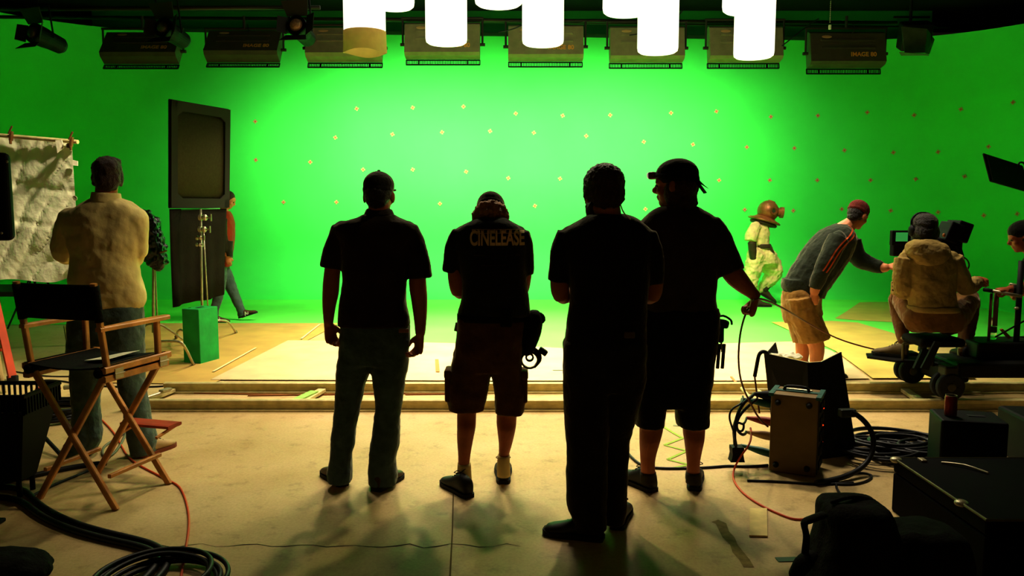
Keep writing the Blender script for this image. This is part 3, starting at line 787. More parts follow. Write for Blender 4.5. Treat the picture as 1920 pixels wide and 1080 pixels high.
on_cloth(me, SHIRT2, W(933, 432.5, d), prt, 'film_strip_print', SHIRT2)
b = new()
for zz, ww in ((0, .25), (-.055, .13), (-.058, .0)):
    if ww: box(b, (-.02 if ww < .2 else 0, zz, 0), (ww, .008, .0005))
me = bpy.data.meshes.new('f'); b.to_mesh(me); b.free()
on_cloth(me, SHIRT2, W(933, 476, d), M('shirt_print_dim', (50, 47, 32), .9), 'small_print', SHIRT2)

# ---------------------------------------------------------------- man standing nearest, hands in front
t, d = person('tall bearded man in black T-shirt and dark trousers, standing nearest in the row', 1110, 1004)
body = new(); hc = W(1130, 364, d+.02); hr = head_rot(16, 6)
add_head(body, hc, hr, 1.03); add_eyes(t, hc, hr, 1.03)
tube(body, [W(1138, 440, d), W(1139, 405, d), hc+V((.012, -.03, -.05))], [(.08, .08), (.066, .066), (.064, .064)], 16)
tor = [(401, 1112, 1170, .075, 0), (406, 1098, 1186, .09), (414, 1084, 1200, .105), (428, 1062, 1216, .118), (445, 1049, 1224, .125), (470, 1052, 1224, .13), (520, 1066, 1217, .135), (560, 1069, 1214, .135), (585, 1066, 1213, .135), (615, 1062, 1212, .135), (645, 1057, 1211, .135), (653, 1058, 1209, .13)]
slices(body, d, tor[2:], sc=.88)
legL = [(640, 1056, 1150, .12, 0), (690, 1055, 1148, .125), (721, 1055, 1146, .12), (783, 1059, 1142, .11), (823, 1061, 1140, .1), (864, 1063, 1138, .095), (905, 1061, 1138, .092), (946, 1062, 1138, .095), (968, 1071, 1137, .1), (990, 1074, 1136, .1)]
legR = [(640, 1125, 1212, .12, .0), (690, 1125, 1211, .125, .02), (721, 1126, 1208, .12, .03), (783, 1128, 1192, .11, .06), (823, 1129, 1181, .1, .1), (864, 1131, 1178, .095, .1), (905, 1130, 1176, .092, .1), (946, 1130, 1177, .095, .1), (962, 1131, 1172, .1, .1), (975, 1131, 1170, .1, .1)]
slices(body, d, legL, sc=.8); slices(body, d, legR, sc=.8)
arm(body, d, [(1062, 450, 0, 24), (1050, 500, .02, 20), (1050, 540, .03, 18), (1056, 556, .05, 15), (1082, 545, .22, 13), (1105, 530, .33, 10)])
arm(body, d, [(1214, 450, 0, 24), (1226, 500, .02, 20), (1225, 540, .03, 18), (1218, 556, .05, 15), (1185, 545, .22, 13), (1160, 530, .33, 10)])
add_hand(body, W(1110, 528, d+.35), (.5, .8, .15), (.6, -.2, .6), -1, 1, 40, .2)
add_hand(body, W(1154, 528, d+.35), (-.5, .8, .15), (-.6, -.2, .6), 1, 1, 40, .2)
hL, hR = G(1131, 1013), G(1156, 994)
add_foot(body, hL, G(1030, 1000)); add_foot(body, hR, G(1172, 950))
fuse('body', body, skin, t, .006, 3)
sh = new(); slices(sh, d, tor)
limb(sh, d, [(1070, 442, 0, 26), (1057, 470, 0, 25), (1050, 500, .01, 22), (1047, 526, .02, 20.5)], round_end=False)
limb(sh, d, [(1206, 442, 0, 26), (1218, 470, 0, 24), (1225, 500, .01, 21), (1226, 532, .02, 18)], round_end=False)
fuse('tee_shirt', sh, cloth('tee_deepblack', (30, 26, 16)), t, .009, 4, .011, .11)
pa = new(); slices(pa, d, [(628, 1062, 1209, .128, 0), (660, 1057, 1212, .132), (700, 1055, 1210, .125), (730, 1056, 1205, .11, .01)]); slices(pa, d, legL); slices(pa, d, legR)
fuse('trousers', pa, cloth('trousers_dark', (40, 36, 23), .3, 12), t, .009, 3, .016, .10)
b = new(); box(b, W(1180, 628, d-.135), (.05, .02, .03), None, .006); obj('belt_clip', b, M('clip_grey', (84, 66, 36), .5), t)
hair_cap(t, 'hair', hc, hr, hair_brown, 1.03, [((0, -.022, .048), (.092, .108, .09)), ((0, -.056, -.002), (.084, .066, .08)), ((-.075, -.012, .01), (.02, .042, .05)), ((.075, -.012, .01), (.02, .042, .05))], .014, .006, .015)
hair_cap(t, 'beard', hc, hr, hair_brown, 1.03, [((0, .062, -.085), (.05, .05, .05)), ((-.05, .03, -.065), (.018, .045, .045)), ((.05, .03, -.065), (.018, .045, .045))], .01, .006, .015)
cable('earpiece_cord', None, None, [W(1163, 383, d-.04), W(1166, 392, d-.06), W(1169, 399, d-.07), W(1175, 405, d-.08), W(1182, 411, d-.1)], .0035, M('clear_cord', (240, 225, 190), .3), None, t)
ws = M('work_shoe_black', (24, 20, 13), .55, .3, 15)
shoe(t, hL, G(1030, 1000), ws, 1.0); shoe(t, hR, G(1172, 950), ws, 1.0)

# ---------------------------------------------------------------- man with headlamp holding the cord
t, d = person('man in backwards cap with headlamp, face in profile, right arm out holding a cord', 1252, 919)
body = new(); hc = W(1266, 348, d+.0); hr = head_rot(62, 3)
add_head(body, hc, hr, 1.05, 1.15); add_eyes(t, hc, hr, 1.05)
tube(body, [W(1272, 430, d), W(1271, 398, d), hc+V((.01, -.01, -.06))], [(.085, .08), (.072, .07), (.066, .066)], 16)
tor = [(387, 1240, 1304, .08, 0), (393, 1226, 1318, .095), (403, 1211, 1334, .11), (420, 1198, 1350, .125), (445, 1194, 1356, .135), (480, 1198, 1350, .14), (520, 1200, 1344, .145), (560, 1200, 1342, .15), (578, 1199, 1344, .15), (586, 1200, 1343, .145)]
slices(body, d, tor[2:], sc=.88)
legL = [(586, 1196, 1272, .12, 0), (640, 1194, 1270, .13), (701, 1191, 1262, .125), (750, 1189, 1252, .12), (785, 1189, 1246, .11), (798, 1191, 1245, .105)]
legR = [(586, 1266, 1350, .12, 0), (640, 1265, 1345, .13), (701, 1264, 1335, .125), (750, 1266, 1331, .12), (785, 1268, 1330, .11), (799, 1270, 1328, .105)]
slices(body, d, legL, sc=.8); slices(body, d, legR, sc=.8)
slices(body, d, [(740, 1198, 1248, .075, 0), (799, 1199, 1244, .066, -.01), (825, 1199, 1238, .068, -.02), (850, 1200, 1231, .05, -.02), (870, 1201, 1228, .042, -.02), (900, 1202, 1230, .042, 0)], 2.0)
slices(body, d, [(740, 1278, 1326, .075, 0), (803, 1280, 1322, .066, -.01), (825, 1283, 1320, .068, -.02), (850, 1286, 1315, .05, -.02), (870, 1288, 1312, .042, -.02), (895, 1287, 1313, .042, 0)], 2.0)
arm(body, d, [(1338, 432, 0, 24), (1354, 475, -.02, 23), (1374, 512, -.04, 20), (1392, 532, -.05, 17), (1409, 548, -.05, 12), (1417, 555, -.05, 10.5)])
arm(body, d, [(1206, 430, 0, 24), (1196, 475, .02, 20), (1195, 520, .02, 17), (1204, 545, .1, 14), (1225, 540, .28, 10)])
add_hand(body, W(1228, 538, d+.3), (.5, .8, .15), (.6, -.2, .6), -1, 1, 40, .2)
add_hand(body, W(1417, 554, d-.05), (-.12, .1, -1), (-.85, .45, .1), 1, 1.12, 74, .38)
hL, hR = G(1226, 923), G(1302, 921)
add_foot(body, hL, G(1168, 897)); add_foot(body, hR, G(1303, 884))
fuse('body', body, skin, t, .006, 3)
sh = new(); slices(sh, d, tor)
limb(sh, d, [(1324, 424, 0, 28), (1344, 450, -.01, 29), (1358, 480, -.02, 27), (1372, 512, -.04, 25)], round_end=False)
limb(sh, d, [(1216, 424, 0, 26), (1202, 460, 0, 24), (1196, 500, .01, 22)], round_end=False)
fuse('tee_shirt', sh, cloth('tee_charcoal', (54, 46, 28)), t, .009, 4, .014, .11)
pa = new(); slices(pa, d, [(576, 1199, 1347, .15, 0), (620, 1195, 1347, .145), (680, 1192, 1339, .13), (760, 1192, 1331, .11)]); slices(pa, d, legL); slices(pa, d, legR)
fuse('shorts', pa, cloth('shorts_black', (18, 17, 12)), t, .009, 3, .016, .10)
for rows in ([(885, 1200, 1230, .047, -.01), (905, 1200, 1231, .047, 0)], [(885, 1286, 1314, .047, -.01), (905, 1286, 1315, .047, 0)]):
    b = new(); slices(b, d, rows, 2.0); obj('sock', b, M('sock_dark', (44, 36, 20), .9), t, True)
shoe(t, hL, G(1168, 897), bs, 1.02); shoe(t, hR, G(1303, 884), bs, 1.02)
hair_cap(t, 'hair', hc, hr, hair_brown, 1.06, [((0, -.04, -.01), (.086, .080, .085)), ((0, -.05, -.085), (.076, .062, .06)), ((.055, -.005, -.04), (.03, .05, .07)), ((-.055, -.005, -.04), (.03, .05, .07))], .012, .006, .02)
cp = hair_cap(t, 'cap', hc, hr, cloth('cap_black', (0, 0, 0)), 1.06, [((0, -.012, .056), (.087, .112, .082)), ((0, -.02, .034), (.087, .106, .045))], .003, .006, .05)
b = new(); slab(b, [hc+hr @ V((.02, -.118, .035)), hc+hr @ V((.02, -.118, .012)), hc+hr @ V((-.02, -.185, -.028)), hc+hr @ V((-.03, -.150, .004))], .006)
slab(b, [hc+hr @ V((.03, -.115, .02)), hc+hr @ V((-.03, -.115, .02)), hc+hr @ V((-.035, -.165, -.052)), hc+hr @ V((-.01, -.172, -.05))], .006)
obj('cap_tie', b, black, cp, local=True)
hl = new(); c0 = hc+hr @ V((0, .124, .062)); box(hl, c0, (.06, .04, .042), hr, .01)
h_o = obj('headlamp', hl, M('headlamp_grey', (110, 96, 70), .4), t)
b = new(); ell(b, c0+hr @ V((0, .022, .002)), (.024, .012, .018), hr); obj('headlamp_lens', b, M('headlamp_lens', (255, 240, 220), .15, emit=.25), h_o, True, local=True)
b = new(); n = 32
def bandr(z, k): return [hc+hr @ V((.096*k*math.cos(q*2*math.pi/n), -.013+.118*k*math.sin(q*2*math.pi/n), z+.018*math.sin(q*2*math.pi/n))) for q in range(n)]
ringed(b, [bandr(.032, 1), bandr(.032, 1.015), bandr(.057, 1.005), bandr(.057, .99)], cap=False); obj('headlamp_band', b, black, h_o, True, local=True)

# ---------------------------------------------------------------- man in pale shirt beside the chair
t, d = person('man in pale long-sleeved shirt and jeans with folded arms, standing behind the folding chair', 205, 853)
body = new(); hc = W(202, 334, d+.02); hr = head_rot(22, 0)
add_head(body, hc, hr, 1.0); add_eyes(t, hc, hr)
tube(body, [W(199, 405, d), W(199, 375, d), hc+V((.0, -.02, -.05))], [(.085, .08), (.068, .066), (.064, .062)], 16)
tor = [(372, 172, 226, .08, 0), (380, 156, 242, .095), (392, 130, 258, .11), (408, 118, 267, .12), (425, 118, 269, .125), (455, 128, 266, .13), (490, 134, 257, .13), (515, 133, 261, .135), (545, 135, 268, .135), (563, 137, 270, .135), (576, 140, 264, .13)]
slices(body, d, tor[2:], sc=.88)
legL = [(574, 134, 203, .12, 0), (620, 131, 200, .125), (656, 130, 197, .12), (700, 136, 191, .11), (741, 138, 184, .1), (787, 139, 185, .095), (820, 139, 188, .095), (843, 130, 176, .1), (850, 130, 176, .1)]
legR = [(574, 198, 265, .12, 0), (620, 198, 267, .125), (656, 202, 267, .12), (700, 222, 267, .11), (741, 231, 273, .1), (787, 238, 282, .095), (820, 242, 292, .095), (843, 248, 290, .1), (850, 250, 290, .1)]
slices(body, d, legL, sc=.82); slices(body, d, legR, sc=.82)
armL = [(132, 412, 0, 22), (120, 450, .02, 17), (120, 478, .08, 16), (150, 474, .24, 13), (180, 462, .30, 10)]
armR = [(256, 412, 0, 22), (260, 450, .02, 17), (252, 480, .08, 16), (225, 474, .24, 13), (200, 464, .30, 10)]
arm(body, d, armL); arm(body, d, armR)
add_hand(body, W(186, 460, d+.3), (1, .1, .1), (0, -1, 0), 1, .95, 20); add_hand(body, W(196, 464, d+.33), (-1, .1, .1), (0, -1, 0), -1, .95, 20)
hL, hR = G(158, 858), G(262, 859)
add_foot(body, hL, G(128, 838)); add_foot(body, hR, G(316, 838))
fuse('body', body, skin, t, .006, 3)
sh = new(); slices(sh, d, tor)
limb(sh, d, [(136, 408, 0, 25), (122, 440, .02, 21), (119, 474, .075, 20.5), (148, 476, .23, 18), (178, 463, .29, 14)])
limb(sh, d, [(252, 408, 0, 25), (258, 445, .02, 21), (252, 479, .075, 20), (226, 475, .23, 17), (202, 465, .29, 14)])
SH5 = fuse('shirt', sh, M('shirt_pale', (226, 206, 140), .85, .12, 6, .3, 16, spec=.1), t, .009, 3, .03, .14)
co = new(); tube(co, [W(199, 381, d), W(199, 371, d), W(199, 361, d)], [(.096, .09), (.09, .084), (.084, .08)], 24, round_end=False)
fuse('collar', co, M('shirt_pale', (0, 0, 0)), t, .007, 2)
pa = new(); slices(pa, d, [(562, 138, 264, .122, 0), (610, 133, 266, .128), (650, 131, 267, .122), (690, 140, 262, .105)]); slices(pa, d, legL); slices(pa, d, legR)
fuse('jeans', pa, cloth('denim_blue', (80, 98, 88), .35, 14), t, .009, 3, .02, .09)
hair_cap(t, 'hair', hc, hr, hair_brown, 1.0, [((0, -.022, .048), (.088, .104, .086)), ((0, -.056, -.005), (.078, .066, .085)), ((-.073, -.012, .0), (.018, .040, .055)), ((.073, -.012, .0), (.018, .040, .055)), ((.03, .05, .10), (.05, .05, .035))], .016, .006, .03)
sn = M('sneaker_beige', (190, 160, 110), .7, .2, 15)
shoe(t, hL, G(128, 838), M('sneaker_dark', (70, 52, 30), .7), 1.0); shoe(t, hR, G(316, 838), sn, 1.0, sole=M('sole_rust', (130, 70, 40), .8))

# ---------------------------------------------------------------- man walking behind the flag
t, d = person('man in red shirt, dark jacket and jeans walking behind the black flag', 425, 603)
body = new(); hc = W(427, 375, d); hr = head_rot(-78, 26)
add_head(body, hc, hr, .98); add_eyes(t, hc, hr, .98)
tube(body, [W(416, 405, d), W(421, 386, d), hc+V((-.02, 0, -.04))], [.075, .06, .056], 12)
tor = [(396, 404, 430, .10, 0), (404, 399, 434, .17), (420, 397, 438, .20), (450, 398, 438, .18), (480, 398, 434, .17), (500, 398, 432, .17)]
slices(body, d, tor, sc=.88)
lF = [(408, 490, .08, 15), (423, 515, .09, 12.5), (436, 545, .10, 10), (449, 575, .1, 8), (456, 592, .1, 7.5)]
lB = [(410, 490, -.08, 15), (412, 520, -.09, 12.5), (410, 550, -.1, 10), (403, 578, -.1, 8), (401, 596, -.1, 7.5)]
limb(body, d, lF, sc=.8); limb(body, d, lB, sc=.8)
limb(body, d, [(416, 412, -.18, 9), (416, 440, -.2, 8), (422, 462, -.19, 7), (425, 478, -.17, 5)])
limb(body, d, [(416, 412, .18, 9), (412, 440, .2, 8), (406, 466, .2, 7), (402, 482, .18, 5)])
add_hand(body, W(426, 480, d-.17), (.15, .1, -1), (-.2, 1, 0), 1, .95, 30); add_hand(body, W(401, 484, d+.18), (-.1, 0, -1), (0, -1, 0), -1, .95, 30)
fuse('body', body, skin2, t, .009, 2)
sh = new(); slices(sh, d, tor); fuse('red_shirt', sh, cloth('shirt_red', (150, 48, 26)), t, .01, 2, .01)
jk = new(); slices(jk, d, [(400, 402, 426, .13, 0), (410, 396, 428, .20, 0), (440, 395, 428, .225), (480, 394, 434, .21), (484, 394, 434, .20)])
limb(jk, d, [(415, 410, -.18, 11), (416, 440, -.2, 10), (422, 462, -.19, 9), (424, 472, -.18, 8)], round_end=False); limb(jk, d, [(415, 410, .18, 11), (412, 440, .2, 10), (406, 468, .19, 9)], round_end=False)
slices(jk, d, [(452, 420, 437, .05, -.17), (470, 424, 436, .06, -.17), (481, 426, 436, .06, -.16)])
fuse('jacket', jk, cloth('jacket_olive', (46, 44, 26)), t, .01, 2, .012)
pa = new(); slices(pa, d, [(478, 399, 432, .16, 0), (496, 399, 430, .165)]); limb(pa, d, lF, round_end=False); limb(pa, d, lB, round_end=False)
fuse('jeans', pa, cloth('denim_blue', (0, 0, 0)), t, .01, 2, .016, .07)
hair_cap(t, 'hair', hc, hr, hair_brown, .98, SHORT_HAIR, .012, .008)
br = M('trainer_brown', (84, 58, 34), .7, .2, 14)
def letter_n(o, p, tdir):
    me = text_mesh('N', .075, .001, .004); q = V((tdir.x, tdir.y, 0)).normalized()
    m = Matrix((q, V((0, 0, 1)), q.cross(V((0, 0, 1))))).transposed().to_4x4(); me.transform(Matrix.Translation(p) @ m)
    obj('letter', me, M('letter_white', (230, 226, 200), .7), o, local=True)
g0, g1 = G(396, 604), G(427, 602); o = shoe(t, V((g0.x, d-.1, 0)), V((g1.x, d-.1, 0)), br, .92, laces=False); letter_n(o, V((g0.x+.13, d-.1-.047, .045)), V((1, 0, 0)))
g0 = W(449, 600, d+.1); o = shoe(t, V((g0.x, d+.1, 0)), V((g0.x+1, d+.02, 0)), br, .92, lift=.03, pitch=R(17), laces=False); letter_n(o, V((g0.x+.12, d+.1-.052, .10)), V((1, -.08, 0)))

# ---------------------------------------------------------------- person in the old diving dress
t, d = person('person in antique diving suit with round brass helmet, walking on the green floor', 1432, 574)
body = new(); hc = W(1438, 399, d); hr = head_rot(-70, 14)
add_head(body, hc, hr, .9); add_eyes(t, hc, hr, .9)
tube(body, [W(1424, 430, d), W(1430, 414, d), hc], [.07, .06, .055], 12)
tor = [(418, 1412, 1436, .10, 0), (424, 1408, 1440, .17), (440, 1405, 1441, .19), (456, 1407, 1441, .18), (470, 1412, 1441, .17), (478, 1412, 1446, .17)]
slices(body, d, tor, sc=.82)
lA = [(1430, 475, .08, 20), (1446, 500, .09, 19), (1449, 515, .09, 16), (1438, 530, .1, 12), (1428, 538, .1, 7), (1426, 545, .1, 6.5)]
lB = [(1420, 475, -.08, 18), (1412, 505, -.09, 16), (1409, 530, -.1, 12), (1413, 550, -.1, 8), (1416, 565, -.1, 6.5)]
limb(body, d, lA, sc=.6); limb(body, d, lB, sc=.6)
limb(body, d, [(1418, 428, -.16, 8), (1410, 455, -.2, 6), (1412, 475, -.18, 5.5), (1416, 488, -.15, 4.5)])
limb(body, d, [(1420, 428, .16, 8), (1424, 455, .2, 6), (1434, 468, .18, 5.5)])
add_hand(body, W(1417, 489, d-.15), (.15, .1, -1), (-.2, 1, 0), 1, .9, 25); add_hand(body, W(1436, 470, d+.18), (.6, 0, -1), (0, -1, 0), -1, .9, 25)
fuse('body', body, skin2, t, .009, 2)
sh = new(); slices(sh, d, tor)
limb(sh, d, [(1418, 422, -.14, 10), (1410, 438, -.18, 12), (1407, 452, -.2, 11)], round_end=False); limb(sh, d, [(1424, 424, .14, 10), (1426, 442, .18, 11), (1432, 452, .2, 10)], round_end=False)
fuse('canvas_top', sh, canvas, t, .01, 2, .035, .08)
pa = new(); slices(pa, d, [(464, 1418, 1448, .15, 0), (480, 1410, 1454, .19), (494, 1406, 1458, .18)]); limb(pa, d, lA, sc=1.0); limb(pa, d, lB, sc=1.0)
fuse('baggy_trousers', pa, canvas, t, .01, 2, .06, .09)
b = new(); slices(b, d, [(457, 1409, 1443, .19, 0), (465, 1411, 1447, .19)]); obj('belt', b, boot, t, True)
b = new(); slab(b, [W(1441, 460, d-.17), W(1446, 462, d-.17), W(1453, 474, d-.15), W(1447, 472, d-.16)], .03); obj('belt_end', b, boot, t)
gl = new(); limb(gl, d, [(1410, 454, -.2, 8), (1411, 470, -.19, 7.5), (1414, 484, -.16, 8)], round_end=False)
add_hand(gl, W(1415, 484, d-.16), (.15, .1, -1), (-.2, 1, 0), 1, 1.1, 18); fuse('glove', gl, boot, t, .009, 2)
gl = new(); limb(gl, d, [(1430, 454, .2, 8), (1434, 468, .19, 7)], round_end=False); add_hand(gl, W(1436, 470, d+.18), (.6, 0, -1), (0, -1, 0), -1, 1.1, 18); fuse('glove', gl, boot, t, .009, 2)
p0 = W(1425, 545, d+.1); shoe(t, V((p0.x-.02, d+.1, 0)), V((p0.x+1, d+.02, 0)), boot, 1.05, lift=p0.z-.05, pitch=R(-30), laces=False, boot=.2)
g0 = W(1412, 572, d-.1); shoe(t, V((g0.x-.02, d-.1, 0)), V((g0.x+1, d-.12, 0)), boot, 1.05, laces=False, boot=.2)
he = new(); n = 30; c = W(1440, 396, d); hrot = RY(R(16))
ell(he, c, (.165, .165, .17), None, 32, 24); helm = obj('helmet', he, brass, t, True)
b = new(); cc0 = c+V((-.05, 0, -.13))
def cr(z, r, e=1.0): return [cc0+hrot @ V((r*math.cos(q*2*math.pi/n), r*e*math.sin(q*2*math.pi/n), z)) for q in range(n)]
ringed(b, [cr(.05, .13), cr(.02, .17), cr(-.012, .25), cr(-.03, .255), cr(-.04, .2)]); obj('breastplate', b, brass, t, True)
b = new(); ringed(b, [cr(-.035, .19), cr(-.06, .215), cr(-.085, .2), cr(-.10, .12)]); obj('collar_pad', b, boot, t, True)
for nm, dr, rr, ln in (('front_port', V((1, -.12, -.1)), .075, .085), ('side_port', V((.25, -1, .05)), .055, .03), ('side_port', V((.25, 1, .05)), .055, .03), ('top_port', V((.35, 0, 1)), .05, .02)):
    dr = dr.normalized(); m = dr.to_track_quat('Z', 'Y').to_matrix(); b = new()
    def pr(z, r): return [c+dr*(.15+z)+m @ V((r*math.cos(q*2*math.pi/20), r*math.sin(q*2*math.pi/20), 0)) for q in range(20)]
    ringed(b, [pr(-.02, rr*.9), pr(ln*.4, rr*.9), pr(ln*.4, rr*1.15), pr(ln, rr*1.15), pr(ln, rr*.8), pr(ln*.6, rr*.78)]); po = obj(nm, b, brass, helm, False, local=True)
    b = new(); ringed(b, [pr(ln*.55, rr*.78), pr(ln*.62, rr*.5), pr(ln*.64, .004)]); obj('port_glass', b, M('port_glass', (60, 60, 44), .1, spec=.8), po, True, local=True)
for q in range(12):
    b = new(); a = q*math.pi/6; ell(b, cc0+hrot @ V((.225*math.cos(a), .225*math.sin(a), -.008)), (.014, .014, .012), None, 8, 6)
    obj('bolt', b, brass, helm, local=True)

# ---------------------------------------------------------------- bending man in red cap
d = 7.4; p = W(1520, 690, d); t = thing('person', 'man in red knitted cap, dark striped jacket and khaki shorts bending to reach forward', 'person', V((p.x, d, 0)))
body = new(); hc = W(1608, 404, d); hr = head_rot(-58, 28)
add_head(body, hc, hr, 1.0); add_eyes(t, hc, hr)
tube(body, [W(1580, 432, d), W(1594, 420, d), hc+V((-.02, 0, -.04))], [.085, .066, .06], 12)
trunk = [(1592, 428, 0, 14, 1.3), (1582, 438, 0, 26, 1.55), (1566, 456, 0, 37, 1.2), (1546, 482, 0, 41, 1.05), (1528, 508, 0, 41, .98), (1512, 532, 0, 40, .95), (1506, 552, 0, 39, .95)]
limb(body, d, trunk[:-1], 20, sc=.76)
lN = [(1500, 556, -.09, 27), (1506, 590, -.09, 26), (1520, 625, -.09, 22), (1531, 650, -.1, 15.5), (1530, 680, -.1, 12), (1528, 702, -.1, 9.5), (1528, 715, -.1, 9)]
lF = [(1500, 556, .09, 27), (1500, 590, .09, 25), (1505, 625, .09, 20), (1505, 650, .1, 14), (1504, 675, .1, 11.5), (1503, 694, .1, 9), (1503, 703, .1, 9)]
for L_ in (lN, lF): limb(body, d, [(x, y, dy, r*(.72 if k < 3 else .95)) for k, (x, y, dy, r) in enumerate(L_)])
aN = [(1572, 446, -.2, 16), (1556, 478, -.24, 15), (1542, 506, -.25, 13), (1532, 528, -.24, 11), (1527, 548, -.22, 8.5)]
aF = [(1596, 452, .16, 15), (1606, 480, .14, 14), (1624, 492, .1, 12.5), (1650, 501, .04, 10), (1662, 502, .0, 8)]
arm(body, d, aN); arm(body, d, aF)
add_hand(body, W(1526, 550, d-.22), (.05, .1, -1), (.3, 1, 0), 1, 1.05, 55, .3)
add_hand(body, W(1664, 501, d), (1, -.15, .28), (.1, .5, -.9), -1, 1.05, 22)
hN, hF = V((W(1522, 712, d).x, d-.16, 0)), V((W(1498, 700, d).x, d+.06, 0))
add_foot(body, hN, hN+V((1, .25, 0))); add_foot(body, hF, hF+V((1, .3, 0)))
fuse('body', body, skin2, t, .007, 3)
jk = new(); limb(jk, d, trunk, 20, round_end=False)
limb(jk, d, [(x, y, dy, r*1.22) for x, y, dy, r in aN[:4]]+[(1528, 540, -.23, 11.5)], round_end=False)
limb(jk, d, [(x, y, dy, r*1.2) for x, y, dy, r in aF[:4]]+[(1656, 502, .02, 10.5)], round_end=False)
slices(jk, d, [(522, 1468, 1552, .17, 0), (536, 1467, 1550, .175), (545, 1470, 1546, .17)])
jo = fuse('jacket', jk, cloth('jacket_slate', (46, 54, 42), .25, 12), t, .008, 3, .016, .08)
tb = new(); tb.from_mesh(jo.data); jtree = BVHTree.FromBMesh(tb); tb.free()
for off in (-3.2, 3.2):
    b = new(); L = []
    path = [(1594, 424), (1602, 432), (1596, 444), (1584, 456), (1572, 470), (1562, 486), (1552, 502), (1546, 510)]
    for i, (x, y) in enumerate(cat_rom(path, 4)):
        pr = []
        for o2 in (-1.3, 1.3):
            q0 = V((0, 0, CH)); r = ray(x+off+o2, y+off*.5+o2*.4).normalized(); h = jtree.ray_cast(q0, r)[0]
            pr.append((h if h else W(x, y, d-.3))-r*.006)
        L.append([b.verts.new(pr[0]), b.verts.new(pr[1])])
    for a, c2 in zip(L, L[1:]):
        if (a[0].co-c2[0].co).length < .12: b.faces.new((a[0], c2[0], c2[1], a[1]))
    obj('sleeve_stripe', b, M('stripe_rust', (196, 84, 30), .8), jo, local=True)
pa = new(); limb(pa, d, [(1504, 548, 0, 37, 1.0), (1502, 575, 0, 36, 1.1), (1506, 596, 0, 35, 1.1)], 20, round_end=False)
limb(pa, d, [(1502, 556, -.09, 30), (1510, 595, -.09, 29), (1524, 628, -.09, 29), (1527, 638, -.09, 29)], round_end=False); limb(pa, d, [(1500, 556, .09, 30), (1503, 592, .09, 28), (1508, 626, .09, 25), (1510, 634, .09, 25)], round_end=False)
fuse('shorts', pa, cloth('shorts_khaki', (146, 112, 58), .3, 10), t, .008, 3, .022, .08)
hair_cap(t, 'hair', hc, hr, hair_dark, 1.0, [((0, -.03, .01), (.079, .085, .08)), ((0, -.055, -.035), (.06, .045, .05))], .008)
hair_cap(t, 'knitted_cap', hc, hr, M('cap_red_knit', (104, 38, 26), .95, .3, 40, .5, 120), 1.0, [((0, -.012, .058), (.089, .110, .084)), ((0, -.02, .036), (.089, .104, .045))], .004, .006, .02)
shoe(t, hN, hN+V((1, .25, 0)), bs, 1.0); shoe(t, hF, hF+V((1, .3, 0)), bs, 1.0)

# ---------------------------------------------------------------- seated camera operator
d = 6.35; p = W(1750, 690, d); t = thing('person', 'person in grey hooded sweatshirt sitting on the dolly seat behind the film camera', 'person', V((p.x, d, .28)))
body = new(); hc = W(1731, 431, d+.05); hr = head_rot(2, 8)
add_head(body, hc, hr, 1.02); add_eyes(t, hc, hr, 1.02)
tube(body, [W(1738, 492, d), W(1735, 468, d+.02), hc+V((0, -.02, -.05))], [.085, .068, .062], 14)
tor = [(462, 1708, 1762, .09, 0), (470, 1698, 1776, .115), (482, 1692, 1788, .13), (500, 1692, 1792, .135), (525, 1700, 1789, .14), (550, 1705, 1788, .14), (572, 1706, 1791, .145), (582, 1707, 1794, .15)]
slices(body, d, tor, sc=.88)
thL = [(1726, 598, .0, 30), (1708, 578, .18, 26), (1688, 556, .38, 20), (1686, 575, .42, 17), (1690, 610, .36, 14), (1694, 640, .3, 10), (1695, 652, .3, 9)]
thR = [(1776, 600, .0, 30), (1796, 585, .16, 27), (1815, 562, .36, 21), (1816, 585, .38, 18), (1812, 625, .28, 14), (1806, 655, .2, 10), (1804, 664, .2, 9)]
limb(body, d, thL, sc=.85); limb(body, d, thR, sc=.85)
aL = [(1700, 486, 0, 19), (1694, 515, 0, 16), (1693, 545, .04, 14), (1700, 540, .2, 12), (1708, 525, .36, 9)]
aR = [(1782, 486, 0, 19), (1796, 515, 0, 16.5), (1810, 538, .06, 14), (1826, 532, .16, 12), (1836, 526, .22, 9)]
arm(body, d, aL); arm(body, d, aR)
add_hand(body, W(1708, 523, d+.38), (.2, 1, .3), (.8, 0, -.3), -1, .95, 40); add_hand(body, W(1835, 526, d+.22), (.85, .5, .1), (-.1, .3, -1), -1, .95, 48, .2)
fuse('body', body, skin, t, .007, 3)
hd = new(); slices(hd, d, tor)
limb(hd, d, [(x, y, dy, r*1.2) for x, y, dy, r in aL[:4]]+[(1706, 530, .32, 12)], round_end=False)
limb(hd, d, [(x, y, dy, r*1.2) for x, y, dy, r in aR[:4]]+[(1832, 527, .19, 12)], round_end=False)
hoodm = M('hoodie_grey', (150, 128, 76), .95, .2, 8, .4, 30, spec=.05)
ho = fuse('sweatshirt', hd, hoodm, t, .008, 3, .022, .08)
b = new(); slices(b, d-.05, [(449, 1716, 1754, .06, 0), (458, 1702, 1770, .11), (472, 1700, 1780, .12, -.01), (486, 1708, 1774, .10, -.03), (497, 1722, 1760, .06, -.05)]); fuse('hood', b, hoodm, ho, .008, 2, .02, .06)
b = new(); slices(b, d, [(572, 1705, 1791, .152, 0), (580, 1704, 1795, .155), (584, 1706, 1795, .15)]); fuse('waist_band', b, hoodm, ho, .008, 1)
pa = new(); slices(pa, d, [(574, 1708, 1792, .14, 0), (590, 1700, 1800, .16, .02), (606, 1700, 1802, .165, .03), (618, 1708, 1798, .16, .03)])
limb(pa, d, thL); limb(pa, d, thR)
fuse('trousers', pa, cloth('trousers_brown', (110, 76, 38), .25, 10), t, .008, 3, .018, .08)
